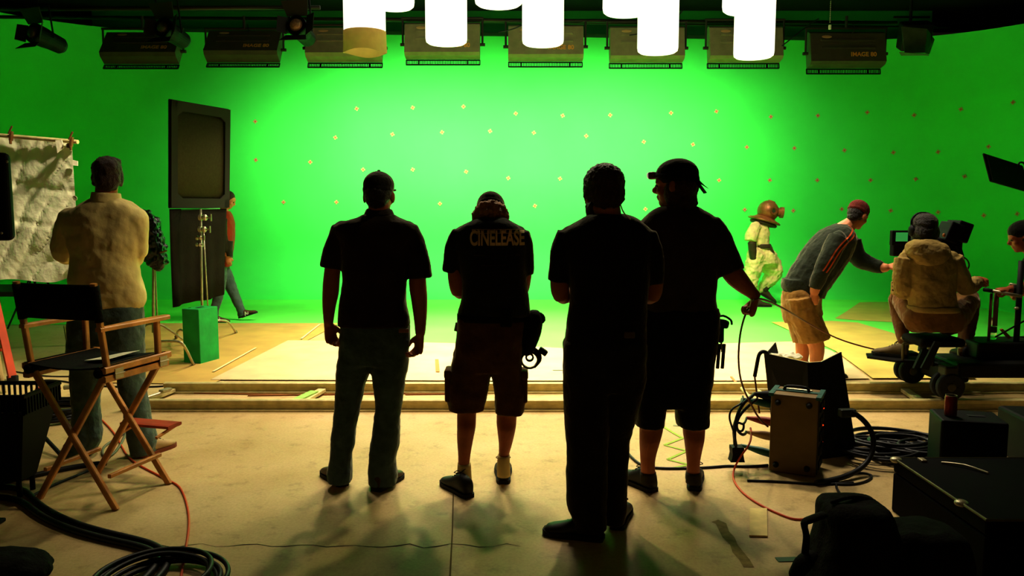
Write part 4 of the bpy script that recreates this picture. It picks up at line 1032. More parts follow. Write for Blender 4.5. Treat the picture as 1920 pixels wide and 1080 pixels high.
for c in thL[-2:-1]+thR[-2:-1]:
    q = W(c[0], c[1], d+c[2]); b = new(); tube(b, [q+V((0, 0, .03)), q+V((0, 0, -.06))], [.042, .042], 12); obj('sock', b, M('sock_beige', (0, 0, 0)), t, True)
fz = .335
q = W(1694, 650, d+.3); shoe(t, q+V((.01, -.06, 0)), q+V((-.5, .35, 0)), M('trainer_grey', (120, 104, 70), .7, .3, 14), .95, lift=fz)
q = W(1806, 660, d+.2); shoe(t, q+V((0, -.06, 0)), q+V((.15, .9, 0)), bs, .95, lift=fz)
hair_cap(t, 'hair', hc, hr, hair_dark, 1.02, [((0, -.022, .042), (.094, .108, .088)), ((0, -.056, -.025), (.092, .072, .09)), ((-.07, -.012, -.02), (.03, .05, .07)), ((.07, -.012, -.02), (.03, .05, .07))], .014, .006, .025)
hp = new()
for sg in (-1, 1): ell(hp, hc+hr @ V((sg*.098, -.005, -.008)), (.022, .04, .045), hr)
tube(hp, [hc+hr @ V((x, -.005, z)) for x, z in ((-.1, .02), (-.092, .085), (-.05, .128), (0, .136), (.05, .128), (.092, .085), (.1, .02))], [.009]*7, 8)
fuse('headphones', hp, blackp, t, .006, 1)
b = new(); box(b, W(1679, 540, d+.1), (.055, .07, .11), None, .012); po = obj('radio_pouch', b, M('pouch_tan', (150, 120, 60), .8, .2, 14), t)
b = new()
for k in range(3): box(b, W(1678, 530+k*7, d+.058), (.05, .012, .014), None, .004)
obj('pouch_strap', b, M('pouch_strap', (90, 70, 34), .8), po, local=True)

# ---------------------------------------------------------------- dolly grip at the frame's edge
d = 6.9; p = W(1990, 690, d); t = thing('person', 'person in black cap at the far edge, arm stretched to the dolly push bar', 'person', V((p.x, d, 0)))
body = new(); hc = W(1918, 445, d); hr = head_rot(66, 18)
add_head(body, hc, hr, 1.05); add_eyes(t, hc, hr, 1.05)
tube(body, [W(1948, 478, d), W(1932, 466, d), hc+V((.03, 0, -.04))], [.085, .066, .06], 12)
trunk = [(1944, 474, 0, 20, 1.3), (1956, 490, 0, 36, 1.4), (1974, 520, 0, 42, 1.1), (1990, 560, 0, 40, 1.0), (1996, 590, 0, 40, 1.0)]
limb(body, d, trunk, 20, sc=.86)
for dy in (.12, .34): limb(body, d, [(1996, 590, dy*.6, 26), (1994, 640, dy, 22), (2000, 690, dy, 15), (2002, 730, dy, 10)])
arm(body, d, [(1952, 494, -.2, 18), (1938, 530, -.26, 14), (1915, 540, -.36, 10), (1893, 543, -.42, 8)])
arm(body, d, [(1962, 494, .2, 18), (1955, 530, .24, 14), (1935, 545, .1, 10), (1920, 548, -.1, 8)])
add_hand(body, W(1890, 542, d-.43), (-1, -.2, -.05), (.1, .2, -1), 1, .95, 60, .3); add_hand(body, W(1918, 548, d-.12), (-1, -.5, 0), (0, .2, -1), -1, .95, 50, .2)
fuse('body', body, skin, t, .008, 2)
sh = new(); limb(sh, d, trunk, 20, round_end=False); limb(sh, d, [(1952, 494, -.2, 22), (1938, 528, -.26, 18)], round_end=False); limb(sh, d, [(1962, 494, .2, 22), (1955, 528, .24, 18)], round_end=False)
fuse('tee_shirt', sh, black, t, .01, 2, .012)
pa = new()
for dy in (.12, .34): limb(pa, d, [(1996, 586, dy*.6, 30), (1994, 640, dy, 26), (2000, 690, dy, 19), (2002, 722, dy, 15)], round_end=False)
fuse('trousers', pa, black, t, .01, 2, .012)
for dy in (.12, .34): q = W(2004, 700, d+dy); shoe(t, V((q.x+.06, q.y, 0)), V((q.x-1, q.y-.1, 0)), bs, 1.0)
hair_cap(t, 'hair', hc, hr, hair_dark, 1.05, [((0, -.03, .01), (.079, .085, .08)), ((0, -.055, -.035), (.06, .045, .05))], .008)
hair_cap(t, 'cap', hc, hr, cloth('cap_black', (0, 0, 0)), 1.05, [((0, -.012, .058), (.09, .110, .084)), ((0, -.02, .036), (.09, .106, .045))], .004, .007, .02)
b = new(); rw = W(1893, 543, d-.42); tube(b, [rw+V((.03, 0, 0)), rw+V((.06, 0, 0))], [.036, .038], 12); obj('wrist_strap', b, blackp, t, True)
# ================================================================ dolly track
rail_y = []
t = thing('dolly_track', 'straight dolly track lying across the floor in front of the pale boards', 'track', V((0, 6.45, 0)))
YN, YF = 6.14, 6.74
for y, xl in ((YN, -3.05), (YF, -2.98)):
    b = new()
    prof = [(-.045, .0), (.045, 0), (.045, .012), (.020, .016), (.016, .050), (.026, .056), (.026, .082), (.016, .090), (-.016, .090), (-.026, .082), (-.026, .056), (-.016, .050), (-.020, .016), (-.045, .012)]
    ringed(b, [[V((x, y+a, z+.001)) for a, z in prof] for x in (xl, 5.6)])
    obj('rail', b, rail_m, t)
for x in (-3.0, -1.72, -.35, 1.0, 2.55, 3.25, 4.6):
    b = new(); box(b, (x+.06, (YN+YF)/2, .032), (.07, YF-YN-.08, .03), RZ(R(-9)), .004); o = obj('cross_tie', b, rail_m, t)
b = new(); rod(b, (-2.96, YN+.12, .06), (-2.84, YN+.38, .075), .012); box(b, (-2.86, YN+.34, .085), (.05, .1, .02), RZ(R(-20)), .004); obj('joint_clamp', b, steel, t)
b = new(); q = W(572, 741, 6.4); box(b, (q.x, 6.42, .054), (.075, .3, .012), RZ(R(-14)), .003)
tag(obj('wooden_wedge', b, M('wedge_green', (150, 190, 90), .8, .2, 20)), 'green-painted wedge lying across the rails beside the man in jeans', 'wedge', 'wedges in the dolly track')
b = new(); q = W(815, 752, 6.22)
ringed(b, [[V((q.x-.12, 6.23, .002)), V((q.x-.12, 6.31, .002)), V((q.x-.12, 6.31, .008)), V((q.x-.12, 6.23, .008))], [V((q.x+.1, 6.23, .002)), V((q.x+.1, 6.31, .002)), V((q.x+.1, 6.31, .06)), V((q.x+.1, 6.23, .06))]])
tag(obj('wooden_wedge', b, M('wedge_brown', (130, 100, 50), .8, .2, 20)), 'tapered brown wedge between the rails beside the man in cargo shorts', 'wedge', 'wedges in the dolly track')

# ================================================================ folding director's chair (local: x width, y front)
A = -R(15.5)
t = thing('director_chair', "tall folding director's chair with wooden frame and black canvas back and seat", 'chair', V((-2.285, 4.36, 0)), A)
ch = dict(parent=t, local=True)
def lrod(nm, a, c, w, h, up=V((0, 0, 1)), mat=wood, parent=t, smooth=False):
    b = new(); a, c = V(a), V(c); tt = (c-a).normalized(); s = tt.cross(up).normalized(); u = s.cross(tt)
    ringed(b, [[p+s*x*w/2+u*z*h/2 for x, z in ((-1, -.7), (-.7, -1), (.7, -1), (1, -.7), (1, .7), (.7, 1), (-.7, 1), (-1, .7))] for p in (a, c)])
    return obj(nm, b, mat, parent, smooth, local=True)
SW, SD, SZ, AZ = .245, .225, .745, .965
for y in (-SD+.02, SD-.02):
    lrod('leg', (-SW+.02, y-.012, SZ-.02), (SW+.02, y-.012, .0), .034, .026, V((0, 1, 0)))
    lrod('leg', (SW-.02, y+.012, SZ-.02), (-SW-.02, y+.012, .0), .034, .026, V((0, 1, 0)))
for s in (-1, 1):
    lrod('stretcher', (s*(SW-.035), -SD+.03, .17), (s*(SW-.035), SD-.03, .17), .022, .022)
    o = lrod('seat_rail', (s*SW, -SD-.02, SZ+.005), (s*SW, SD+.03, SZ+.005), .05, .036)
    o = lrod('seat_rail', (s*SW, -SD-.02, SZ-.042), (s*SW, SD+.01, SZ-.042), .044, .034)
    lrod('back_post', (s*SW, -SD+.015, SZ+.02), (s*SW, -SD-.045, 1.205), .032, .026, V((0, 1, 0)))
    lrod('front_post', (s*SW, SD-.05, SZ+.02), (s*SW, SD-.05, AZ-.01), .03, .03, V((0, 1, 0)))
    b = new()
    ringed(b, [[V((s*SW+x, y, AZ+z)) for x, z in ((-w, -.011), (w, -.011), (w, .006), (w-.006, .012), (-w+.006, .012), (-w, .006))] for y, w in ((-SD-.03, .018), (-SD+.1, .022), (-SD+.18, .03), (SD-.03, .032), (SD+.03, .028), (SD+.045, .016))])
    obj('armrest', b, wood, t, local=True)
    for y in (-SD+.07, SD-.04):
        b = new(); box(b, (s*(SW+.027), y, SZ-.022), (.004, .06, .055), None, .001); rod(b, (s*(SW+.031), y-.035, SZ-.022), (s*(SW+.031), y+.035, SZ-.022), .005); obj('hinge', b, steel, t, local=True)
b = new(); L = []
for i in range(13):
    x = -SW-.01+i*(2*SW+.02)/12; sag = .018*math.cos((i-6)/6*math.pi/2)
    L.append((x, sag))
ringed(b, [[V((x, -SD-.045*(z-.765)/.44+.015+off-sg, z)) for z, off in ((1.195, 0), (1.1, -.004), (1.01, 0), (1.01, .012), (1.195, .012))] for x, sg in L])
obj('canvas_back', b, black, t, True, local=True)
for s in (-1, 1):
    b = new(); tube(b, [(s*SW, -SD+.015-.06*(z-SZ-.02)/.44, z) for z in (1.005, 1.1, 1.192)], [.023]*3, 12, round_end=False); obj('back_sleeve', b, black, t, True, local=True)
b = new(); ringed(b, [[V((x, y, SZ+.026-1.2*sg+zo)) for y, zo in ((-SD-.02, 0), (SD+.0, 0), (SD+.0, -.008), (-SD-.02, -.008))] for x, sg in L]); obj('canvas_seat', b, black, t, False, local=True)
for s in (-1, 1):
    b = new(); tube(b, [(s*(SW-.02), -SD-.03, SZ-.01), (s*(SW-.02), SD-.01, SZ-.01)], [.026, .026], 12, round_end=False); obj('seat_sleeve', b, black, t, True, local=True)
lrod('foot_rest', (-.14, SD+.12, .30), (SW-.045, SD+.12, .30), .12, .022, mat=redwood)
for x in (-.10, SW-.08): lrod('foot_rest_arm', (x, SD-.0, .255), (x, SD+.17, .285), .016, .016)
b = new(); q = [W(162, 673, 4.18), W(238, 658, 4.5), W(266, 661, 4.5), W(205, 677, 4.15)]
zt = .765
slab(b, [V((v.x, v.y, z)) for v, z in zip([G(158, 674, zt), G(232, 659, zt), G(262, 661, zt), G(202, 678, zt)], (zt-.006, zt-.006, zt+.012, zt+.012))], .002)
tag(obj('paper_sheet', b, white), "white sheet of paper lying on the black seat of the director's chair", 'paper')

# ================================================================ hanging white cloth
d = 6.6
t = thing('white_cloth', 'wrinkled white cloth hung from a horizontal pipe beside the man in pale shirt', 'cloth', W(60, 400, d))
def edge_top(u): return (-170+u*307, 244+u*25)
b = new(); nu, nv = 72, 60; grid = []
for j in range(nv+1):
    v = j/nv; row = []
    for i in range(nu+1):
        u = i/nu
        xt, yt = -170+u*305, 236+u*30
        xb, yb = -170+u*322, 560-u*48+10*math.sin(u*9)
        if u > .85: yb += (u-.85)*-140*.35
        px = xt+(xb-xt)*(v**1.2); py = yt+(yb-yt)*v
        ax, ay = px*.028+py*.012, py*.008-px*.004
        ridge = 1-abs(noise.noise(V((ax, ay, 3))))*2
        fold = .035*math.sin(px*.055+py*.02+2*math.sin(py*.013))*v*.6 + .045*max(ridge, 0)**3 + .03*noise.noise(V((px*.012, py*.012, 9)))+.010*(1-abs(noise.noise(V((px*.05-py*.03, py*.02, 5))))*2)
        for k in (.36, .62): fold += .018*math.exp(-((v-k-.03*math.sin(u*7))/.02)**2)   # pressed creases
        row.append(b.verts.new(W(px, py, d+fold*.42-.25*u)))
    grid.append(row)
for r1, r2 in zip(grid, grid[1:]):
    for i in range(nu): b.faces.new((r1[i], r1[i+1], r2[i+1], r2[i]))
obj('cloth', b, M('white_fabric', (240, 234, 200), .9, .06, 5, .2, 30, trans=.08, spec=.05), t, True)
b = new(); e = W(120, 283, d-.27)
slab(b, [W(104, 263, d-.31), W(116, 262, d-.31), W(120, 277, d-.30), W(108, 287, d-.30)], .006); slab(b, [W(137, 300, d-.27), W(146, 302, d-.27), W(146, 311, d-.27), W(136, 310, d-.27)], .006)
obj('corner_tab', b, M('white_fabric', (0, 0, 0)), t)
b = new()
for px, py in ((129, 273), (140, 372), (152, 470)):
    c = W(px, py, d-.30); n = 16
    ringed(b, [[c+V((r*math.cos(q*2*math.pi/n), y, r*math.sin(q*2*math.pi/n))) for q in range(n)] for r, y in ((.014, 0), (.02, -.004), (.02, .004), (.014, .004))])
    b2 = b
obj('grommets', b, steel, t)['kind'] = 'stuff'
b = new(); rod(b, W(-200, 237, d-.02), W(146, 266, d-.28), .016, 12)
for px, py, dd in ((-190, 238, -.02),): pass
tag(obj('support_pipe', b, rail_m), 'pale metal pipe along the top edge of the white cloth', 'pipe')
for px, py, lb, dd in ((21, 255, 'small metal clamp gripping the pipe above the white cloth near the picture edge', -.20), (134, 266, 'small metal clamp at the corner end of the cloth pipe', -.29)):
    b = new(); c = W(px, py, d+dd-.02)
    box(b, c, (.02, .03, .075), RY(.15), .004); box(b, c+V((.008, -.02, .045)), (.012, .012, .07), RY(.5), .003); box(b, c+V((.004, -.02, -.05)), (.014, .02, .03), None, .004)
    tag(obj('spring_clamp', b, M('clamp_rust', (120, 80, 40), .5, .2, 20, 0, 60, .5)), lb, 'clamp', 'clamps on the cloth pipe')
# the stand that carries the pipe, outside the frame, and the legs showing under the cloth
t = thing('cloth_stand', 'dark light stand whose thin legs show below the white cloth', 'stand', G(70, 606))
b = new(); g = G(70, 606); rod(b, g+V((0, 0, .2)), V((g.x, g.y, 1.5)), .016); obj('pole', b, blackm, t)
for a in (.4, 2.5, 4.6):
    b = new(); rod(b, g+V((0, 0, .75)), g+V((.55*math.cos(a), .55*math.sin(a), .01)), .011); obj('leg', b, blackm, t)
b = new(); tz = W(60, 546, 8.6).z; q = [V((W(-60, 546, 8.3).x, 8.3, tz)), V((W(138, 546, 8.3).x, 8.3, tz)), V((W(132, 546, 9.1).x, 9.1, tz)), V((W(-60, 546, 9.1).x, 9.1, tz))]
slab(b, q, .05)
for v in q: rod(b, V((v.x*.985, v.y, 0)), V((v.x*.985, v.y, tz)), .02)
tag(obj('low_table', b, M('table_dark', (30, 36, 20), .7)), 'low dark table on the green floor behind the white cloth', 'table')

# black rounded monitor at the edge of the frame
d = 3.9; t = thing('equipment_monitor', 'black rounded monitor back cut off by the picture edge beside the white cloth', 'monitor', V((-2.75, d, 0)))
b = new(); c = W(-40, 369, d); box(b, c, (.30, .06, .425), RZ(R(8)), .028, 4); obj('case', b, blackp, t)
b = new()
for px, py in ((13, 303), (3, 437)): ell(b, W(px, py, d-.035), (.006, .004, .006))
obj('screws', b, steel, t)['kind'] = 'stuff'
b = new(); rod(b, V((c.x-.1, d-.05, 0.01)), V((c.x-.1, d-.05, c.z)), .018); box(b, (c.x-.1, d-.08, .012), (.22, .22, .02), None, .006); obj('stand', b, blackm, t)

# ================================================================ black flag on its stand
t = thing('floppy_flag', 'tall black cloth flag on a frame with a flap hanging below, before the walking man', 'flag', W(372, 390, 7.95))
def FP(u, py0, py1, v, off=0):                # u across, v down
    dd = 7.5+.8*u
    return W(317+u*111, py0+(py1-py0)*v, dd) + V((.86, -.5, 0))*0
TL, TR2, BR, BL = W(317, 187, 8.25), W(428, 206, 9.05), W(426, 389, 9.05), W(317, 389, 8.25)
nrm = (TR2-TL).cross(BL-TL).normalized()
if nrm.y > 0: nrm = -nrm
def FQ(u, v): return (TL*(1-u)+TR2*u)*(1-v)+(BL*(1-u)+BR*u)*v
b = new(); rings = []
for i in range(25):
    u = i/24; rings.append([FQ(u, v)+nrm*(.02*math.sin(u*3.1)*math.sin(v*3.1)+z) for v, z in ((0, 0), (.5, 0), (1, 0), (1, -.004), (.5, -.004), (0, -.004))])
ringed(b, rings); obj('solid_cloth', b, M('flag_grey_net', (66, 59, 36), .9, .15, 40, .2, 200, spec=.05), t, True)
b = new()
for (u0, v0, u1, v1) in ((0, 0, 1, .09), (0, .91, 1, 1), (0, 0, .10, 1), (.91, 0, 1, 1)):
    q = [FQ(u0, v0), FQ(u1, v0), FQ(u1, v1), FQ(u0, v1)]; slab(b, [p+nrm*.026 for p in q], .012)
for (u, v, su, sv) in ((.09, .08, 1, 1), (.92, .08, -1, 1), (.09, .92, 1, -1), (.92, .92, -1, -1)):
    slab(b, [FQ(u, v)+nrm*.026, FQ(u+.11*su, v)+nrm*.026, FQ(u, v+.06*sv)+nrm*.026], .012)
obj('hem_border', b, M('flag_hem', (40, 36, 22), .9), t)
b = new()
for a, c2 in ((FQ(0, 0), FQ(1, 0)), (FQ(0, 1), FQ(1, 1)), (FQ(0, 0), FQ(0, 1)), (FQ(1, 0), FQ(1, 1))): rod(b, a, c2, .009, 8)
obj('wire_frame', b, blackm, t)
b = new(); rings = []
FL, FR, FBR, FBL = W(318, 392, 8.25), W(425, 391, 9.03), W(424, 553, 9.03), W(321, 576, 8.25)
for i in range(31):
    u = i/30; rg = []
    for v, z in ((0, 0), (.25, 0), (.5, 0), (.75, 0), (1, 0), (1, -.005), (.5, -.005), (0, -.005)):
        p = (FL*(1-u)+FR*u)*(1-v)+(FBL*(1-u)+FBR*u)*v
        rg.append(p+nrm*(z+.03*v*math.sin(u*11+v)+.012*math.sin(u*23)*v))
    rings.append(rg)
ringed(b, rings); obj('hanging_flap', b, M('flag_black', (34, 30, 18), .95, .2, 8, .2, 40, spec=.05), t, True)
# its c-stand
d = 8.36; g = V((W(378, 600, d).x, d, 0))
t = thing('flag_stand', 'steel stand with knuckle clamps in front of the black flag, legs behind the green box', 'stand', g)
b = new(); rod(b, V((g.x, d, .12)), W(376, 392, d), .013, 12); obj('riser', b, steel, t, True)
b = new(); rod(b, W(391, 600, d+.05), W(381, 425, d), .008, 10); obj('extension_arm', b, steel, t, True)
b = new(); q = W(377, 390, d); tube(b, [W(336, 393, d+.05), q+V((0, 0, -.01)), W(412, 391, d+.15)], [.006]*3, 8); obj('flag_pin', b, M('pin_green', (60, 180, 70), .4), t)
for px, py, s in ((379, 408, 1), (378, 430, .95), (372, 446, .7), (371, 459, .6)):
    c = W(px, py, d-.02); b = new(); n = 18
    ringed(b, [[c+V((y, r*math.cos(q*2*math.pi/n), r*math.sin(q*2*math.pi/n))) for q in range(n)] for r, y in ((.025*s, -.035*s), (.033*s, -.03*s), (.033*s, -.005), (.02*s, .0), (.02*s, .012), (.033*s, .016), (.033*s, .04*s), (.022*s, .05*s))])
    o = obj('knuckle', b, steel, t, False)
    b = new(); rod(b, c+V((.045*s, 0, 0)), c+V((.09*s, -.01, 0)), .009*s); box(b, c+V((.095*s, -.01, 0)), (.016*s, .016, .075*s), None, .005); obj('handle', b, steel, o, local=True)
for pts in ([G(300, 640, .28), G(330, 640, .30), G(345, 648, .26), G(363, 684, .012)], [G(385, 603, .24), G(412, 601, .25), G(428, 604, .2), G(443, 624, .012)], [V((g.x, d, .2)), G(338, 618, .2), G(331, 634, .012)]):
    b = new(); tube(b, pts, [.013]*len(pts), 10); o = obj('leg', b, steel, t, True)
    b = new(); tube(b, [pts[-1]+V((-.012, .01, .02)), pts[-1]], [.016, .016], 10); obj('foot', b, rubber, o, local=True)
# green box on end
cA = G(346, 683); cB = G(379, 683.5); cC = G(388, 679)
ux = (cB-cA).normalized(); uy = V((-ux.y, ux.x, 0)); wdt = (cB-cA).length
t = thing('apple_box', 'green painted wooden box standing on end below the black flag', 'box', (cA+cB)/2)
b = new(); rz = RZ(math.atan2(ux.y, ux.x)+R(-14)); c0 = cA+ux*(wdt/2+.015)+uy*.16; hh = .56
box(b, c0+V((0, 0, hh/2)), (.205, .29, hh), rz, .006); bo = obj('body', b, green_b, t)
b = new(); box(b, c0+V((0, 0, hh+.001)), (.03, .1, .004), rz); box(b, c0+rz @ V((-.06, -.08, 0))+V((0, 0, hh+.001)), (.02, .02, .004), rz); obj('hand_slot', b, rubber, t)
# wrapped lamp on a stand
g = G(289, 657); d = g.y
t = thing('bagged_lamp', 'lamp wrapped in crumpled black plastic on a thin steel stand, beside the pale-shirted man', 'lamp', g)
rings = []
prof = [(394, 266, 270), (400, 263, 286), (420, 263, 298), (440, 266, 304), (460, 268, 308), (480, 270, 313), (492, 276, 313), (500, 284, 308), (507, 291, 299)]
b = new(); slices(b, d, [(y, a, c2, .11 if 400 < y < 500 else .05, 0) for y, a, c2 in prof], 2.2, 26)
fuse('plastic_bag', b, M('bag_plastic', (26, 26, 20), .28, .3, 20, .6, 26, spec=.6), t, .012, 1, .09, .06)
b = new(); slab(b, [W(297, 416, d+.12), W(301, 414, d+.1), W(302, 455, d+.1), W(297, 450, d+.12)], .01); obj('green_gel_edge', b, M('gel_green', (20, 90, 44), .5), t)
b = new(); rod(b, W(300, 474, d-.1), W(313, 470, d-.12), .008); obj('wire_pin', b, brass, t)
b = new(); rod(b, V((g.x, d, .2)), W(288, 500, d), .016, 12); rod(b, V((g.x+.04, d+.02, .25)), W(291, 500, d+.02), .009, 10); obj('stand_pole', b, steel, t)
for a in (3.0, 5.2, .9):
    b = new(); tube(b, [g+V((0, 0, .3)), g+V((.12*math.cos(a), .12*math.sin(a), .26)), g+V((.42*math.cos(a), .42*math.sin(a), .012))], [.012]*3, 8); obj('stand_leg', b, steel, t)

# ================================================================ left side odds and ends
g = G(24, 716)
t = thing('step_ladder', 'orange-red ladder leg with dark rubber feet behind the black crate', 'ladder', g)
def lad(nm, a, c2, w, h, m):
    b = new(); a, c2 = V(a), V(c2); box(b, (a+c2)/2, (w, h, (c2-a).length), (c2-a).to_track_quat('Z', 'Y').to_matrix(), .004); return obj(nm, b, m, t)
lm = M('ladder_orange', (176, 66, 32), .5, .2, 8)
topz = 1.05; dx = V((-.62, .1, 0))
fr0, fr1 = g+V((0, 0, .04)), g+V((-.26, .15, topz))
lad('side_rail', fr0, fr1, .07, .028, lm); lad('side_rail', fr0+dx, fr1+dx, .07, .028, lm)
for k in (.25, .5, .75): p = fr0.lerp(fr1, k); b = new(); box(b, p+dx/2, (.6, .08, .025), RZ(math.atan2(-dx.y, -dx.x)), .004); obj('step', b, lm, t)
for e in (V((0, 0, 0)), dx): b = new(); box(b, g+e+V((0, 0, .03)), (.09, .045, .06), None, .008); obj('rubber_foot', b, rubber, t)
r0 = G(8, 738)
for e in (V((0, 0, 0)), dx): lad('rear_leg', V((r0.x, r0.y, .01))+e, fr1+e+V((-.04, .02, -.02)), .03, .022, M('ladder_tan', (150, 124, 66), .5))
b = new(); box(b, fr1+dx/2+V((0, 0, .02)), (.72, .14, .03), RZ(math.atan2(-dx.y, -dx.x)), .006); obj('top_cap', b, lm, t)
# crate
d = 4.3; b = new(); c = W(20, 800, d)
t = thing('plastic_crate', 'black plastic crate with slotted rim behind the director\'s chair', 'crate', V((c.x, d, 0)))
ztop, zb = W(20, 733, d).z, W(20, 885, d).z
zb = max(zb, .0)
zt = ztop
x0, x1 = W(-70, 733, d).x, W(72, 733, d).x
y0, y1 = d-.14, d+.2
def ringr(z, k, kk=0.0): return [V((x0+k+kk, y0+k+kk, z)), V((x1-k-kk, y0+k+kk, z)), V((x1-k-kk, y1-k-kk, z)), V((x0+k+kk, y1-k-kk, z))]
b = new(); ringed(b, [ringr(.1, .1, .012), ringr(zt-.09, .01, .012), ringr(zt-.09, .01), ringr(.09, .1)]); obj('tub', b, blackp, t)
b = new()
q = ringr(zt, 0)
for i in range(4): a, c2 = q[i], q[(i+1) % 4]; box(b, (a+c2)/2, ((c2-a).length+.02, .022, .022), RZ(math.atan2((c2-a).y, (c2-a).x)), .005)
n = 13
for i in range(4):
    a, c2 = q[i], q[(i+1) % 4]
    for k in range(n+1): p = a.lerp(c2, k/n); box(b, p+V((0, 0, -.05)), (.010, .010, .1))
obj('slotted_rim', b, blackp, t)
b = new()
for xx in (x0+.12, x1-.12):
    for yy in (y0+.11, y1-.11): rod(b, (xx, yy, 0), (xx, yy, .11), .014)
obj('feet', b, blackp, t)['kind'] = 'stuff'
b = new(); a, c2 = G(68, 803, .12), G(118, 857, .012); b = new(); rod(b, a, c2, .013)
rod(b, a, a+V((-.25, .1, .05)), .013)
tag(obj('stand_leg', b, blackm), 'dark metal leg slanting down between the crate and the chair', 'leg')
# cables, left side
def fl(pts, r, lift=0): return [G(x, y, r+lift) for x, y in pts]
cable('thick_cable', 'thick black cable curving from the chair to the lower coil, upper strand', 'cable', fl([(-60, 915), (40, 905), (58, 938), (110, 970), (170, 992), (240, 1008), (290, 1020), (318, 1042), (316, 1062), (290, 1090)], .017), .017, black_c, 'thick cables by the chair')
cable('thick_cable', 'thick black cable beside the first strand, nearer the wall side', 'cable', fl([(-60, 935), (30, 925), (56, 958), (120, 990), (200, 1012), (270, 1025), (300, 1042), (296, 1062), (260, 1095)], .017), .017, black_c, 'thick cables by the chair')
cable('thick_cable', 'thick dark cable lying from the frame edge towards the man\'s shoes', 'cable', fl([(-60, 912), (20, 900), (80, 888), (150, 872), (200, 868)], .016), .016, black_c, 'thick cables by the chair')
def coil(name, label, cx, cy, rx, n, r, mat, cat='cable', sq=.55, z0=0, parent=None, seed=1, dd=None):
    rnd = random.Random(seed); c = G(cx, cy); pts = []
    for k in range(n*10):
        a = k/10*2*math.pi; rr = rx*(1+.12*math.sin(a*.37+seed)+rnd.uniform(-.04, .04))
        pts.append(c+V((rr*math.cos(a)+.03*math.sin(a*.21), rr*sq*2*math.sin(a), z0+r+(k/(n*10))*n*r*1.1+rnd.uniform(0, r))))
    return cable(name, label, cat, pts, r, mat, None, parent)
coil('cable_coil', 'black cable coil at the bottom edge beside the thick cables', 300, 1105, .24, 5, .011, black_c, seed=3)
coil('cable_coil', 'messy coil of black cable on the floor behind the director\'s chair', 95, 782, .28, 6, .012, black_c, seed=5, sq=.5)
coil('cable_coil', 'small red cord bundle on top of the coil behind the chair', 88, 762, .07, 3, .007, red_c, seed=6, z0=.12)
cable('extension_cord', 'thin orange-red cord winding from the man\'s shoe past the chair legs', 'cord', fl([(185, 782), (205, 800), (222, 822), (232, 846), (248, 866), (280, 882), (318, 902), (338, 910), (350, 940), (356, 975), (352, 1010), (345, 1050), (338, 1090)], .006), .006, orange_c)
cable('floor_cable', 'dark cable on the floor between ladder and dolly track', 'cable', fl([(30, 697), (60, 702), (85, 706), (110, 706), (140, 706)], .007), .007, black_c, 'floor cables left of the track')
cable('floor_cable', 'long dark cable passing behind the man in pale shirt to the track end', 'cable', fl([(50, 724), (60, 714), (100, 710), (150, 722), (220, 726), (300, 726), (318, 722)], .008), .008, black_c, 'floor cables left of the track')
cable('floor_cable', 'grey cable looping round the shoe of the man in pale shirt', 'cable', fl([(238, 808), (226, 838), (205, 862), (188, 852), (196, 832), (222, 822), (240, 806)], .008), .008, grey_c, 'floor cables left of the track')
cable('floor_cable', 'dark twin cable under the front legs of the director\'s chair', 'cable', fl([(60, 930), (100, 908), (150, 890), (190, 872), (206, 856)], .008), .008, M('teal_cord', (34, 48, 36), .6), 'floor cables left of the track')
b = new(); c = G(136, 752); box(b, c+V((0, 0, .12)), (.12, .05, .035), RZ(.4), .008)
tag(obj('cable_connector', b, M('connector_grey', (130, 124, 84), .5)), 'pale grey connector lying on the coil behind the chair', 'connector')
b = new(); ell(b, G(10, 1090)+V((-.02, 0, .05)), (.22, .16, .08)); 
tag(fuse('sand_bag', b, black, None, .012, 2, .03, .08), 'black sandbag in the dark lower corner', 'bag')

# ================================================================ things on the men
t2, d2 = MAN2
t = thing('belt_bag', 'black tool bag hanging at the hip of the man in cargo shorts', 'bag', W(997, 630, d2))
b = new(); limb(b, d2, [(1001, 588, -.0, 12, 1.6), (1000, 600, 0, 18, 1.4), (994, 625, 0, 20, 1.3), (988, 650, 0, 16, 1.4), (984, 657, 0, 13, 1.4)], 18)
fuse('pouch', b, black, t, .008, 2, .01, .06)
b = new(); tube(b, [W(1000, 590, d2-.01), W(1012, 592, d2), W(1017, 600, d2), W(1010, 606, d2)], [.016, .02, .018, .01], 10); obj('flap', b, black, t, True)
t = thing('tape_roll', 'white-cored roll of tape hanging below the black tool bag', 'tape', W(993, 671, d2))
def hoop(nm, px, py, ro, ri, w, mat, dy, parent):
    c = W(px, py, d2+dy); b = new(); n = 32
    L = [[c+V((r*math.cos(q*2*math.pi/n), y, r*math.sin(q*2*math.pi/n))) for q in range(n)] for r, y in ((ro, -w), (ro, w), (ri, w), (ri, -w), (ro, -w))]
    ringed(b, L, cap=False); bmesh.ops.remove_doubles(b, verts=b.verts, dist=1e-5)
    return obj(nm, b, mat, parent)
hoop('roll', 993, 675, .050, .042, .012, blackp, -.02, t); hoop('core', 993, 675, .042, .040, .011, white, -.02, t); hoop('inner_roll', 993, 670, .024, .014, .01, blackp, -.035, t)
b = new(); tube(b, [W(1002, 655, d2), W(1010, 664, d2), W(1011, 676, d2), W(1002, 688, d2)], [.012, .014, .012, .008], 10); obj('strap', b, blackp, t)
b = new(); box(b, W(1018, 659, d2-.01), (.05, .04, .032), RY(R(35)), .006); tag(obj('clip_tool', b, blackp), 'small black tool sticking out beside the tape roll', 'tool')
b = new(); box(b, W(857, 613, d2), (.026, .02, .05), RY(R(12)), .004); tag(obj('tag_card', b, M('card_tan', (120, 96, 60), .7)), 'small tan card clipped at the left hip of the man in cargo shorts', 'card')
t4d = 4.37
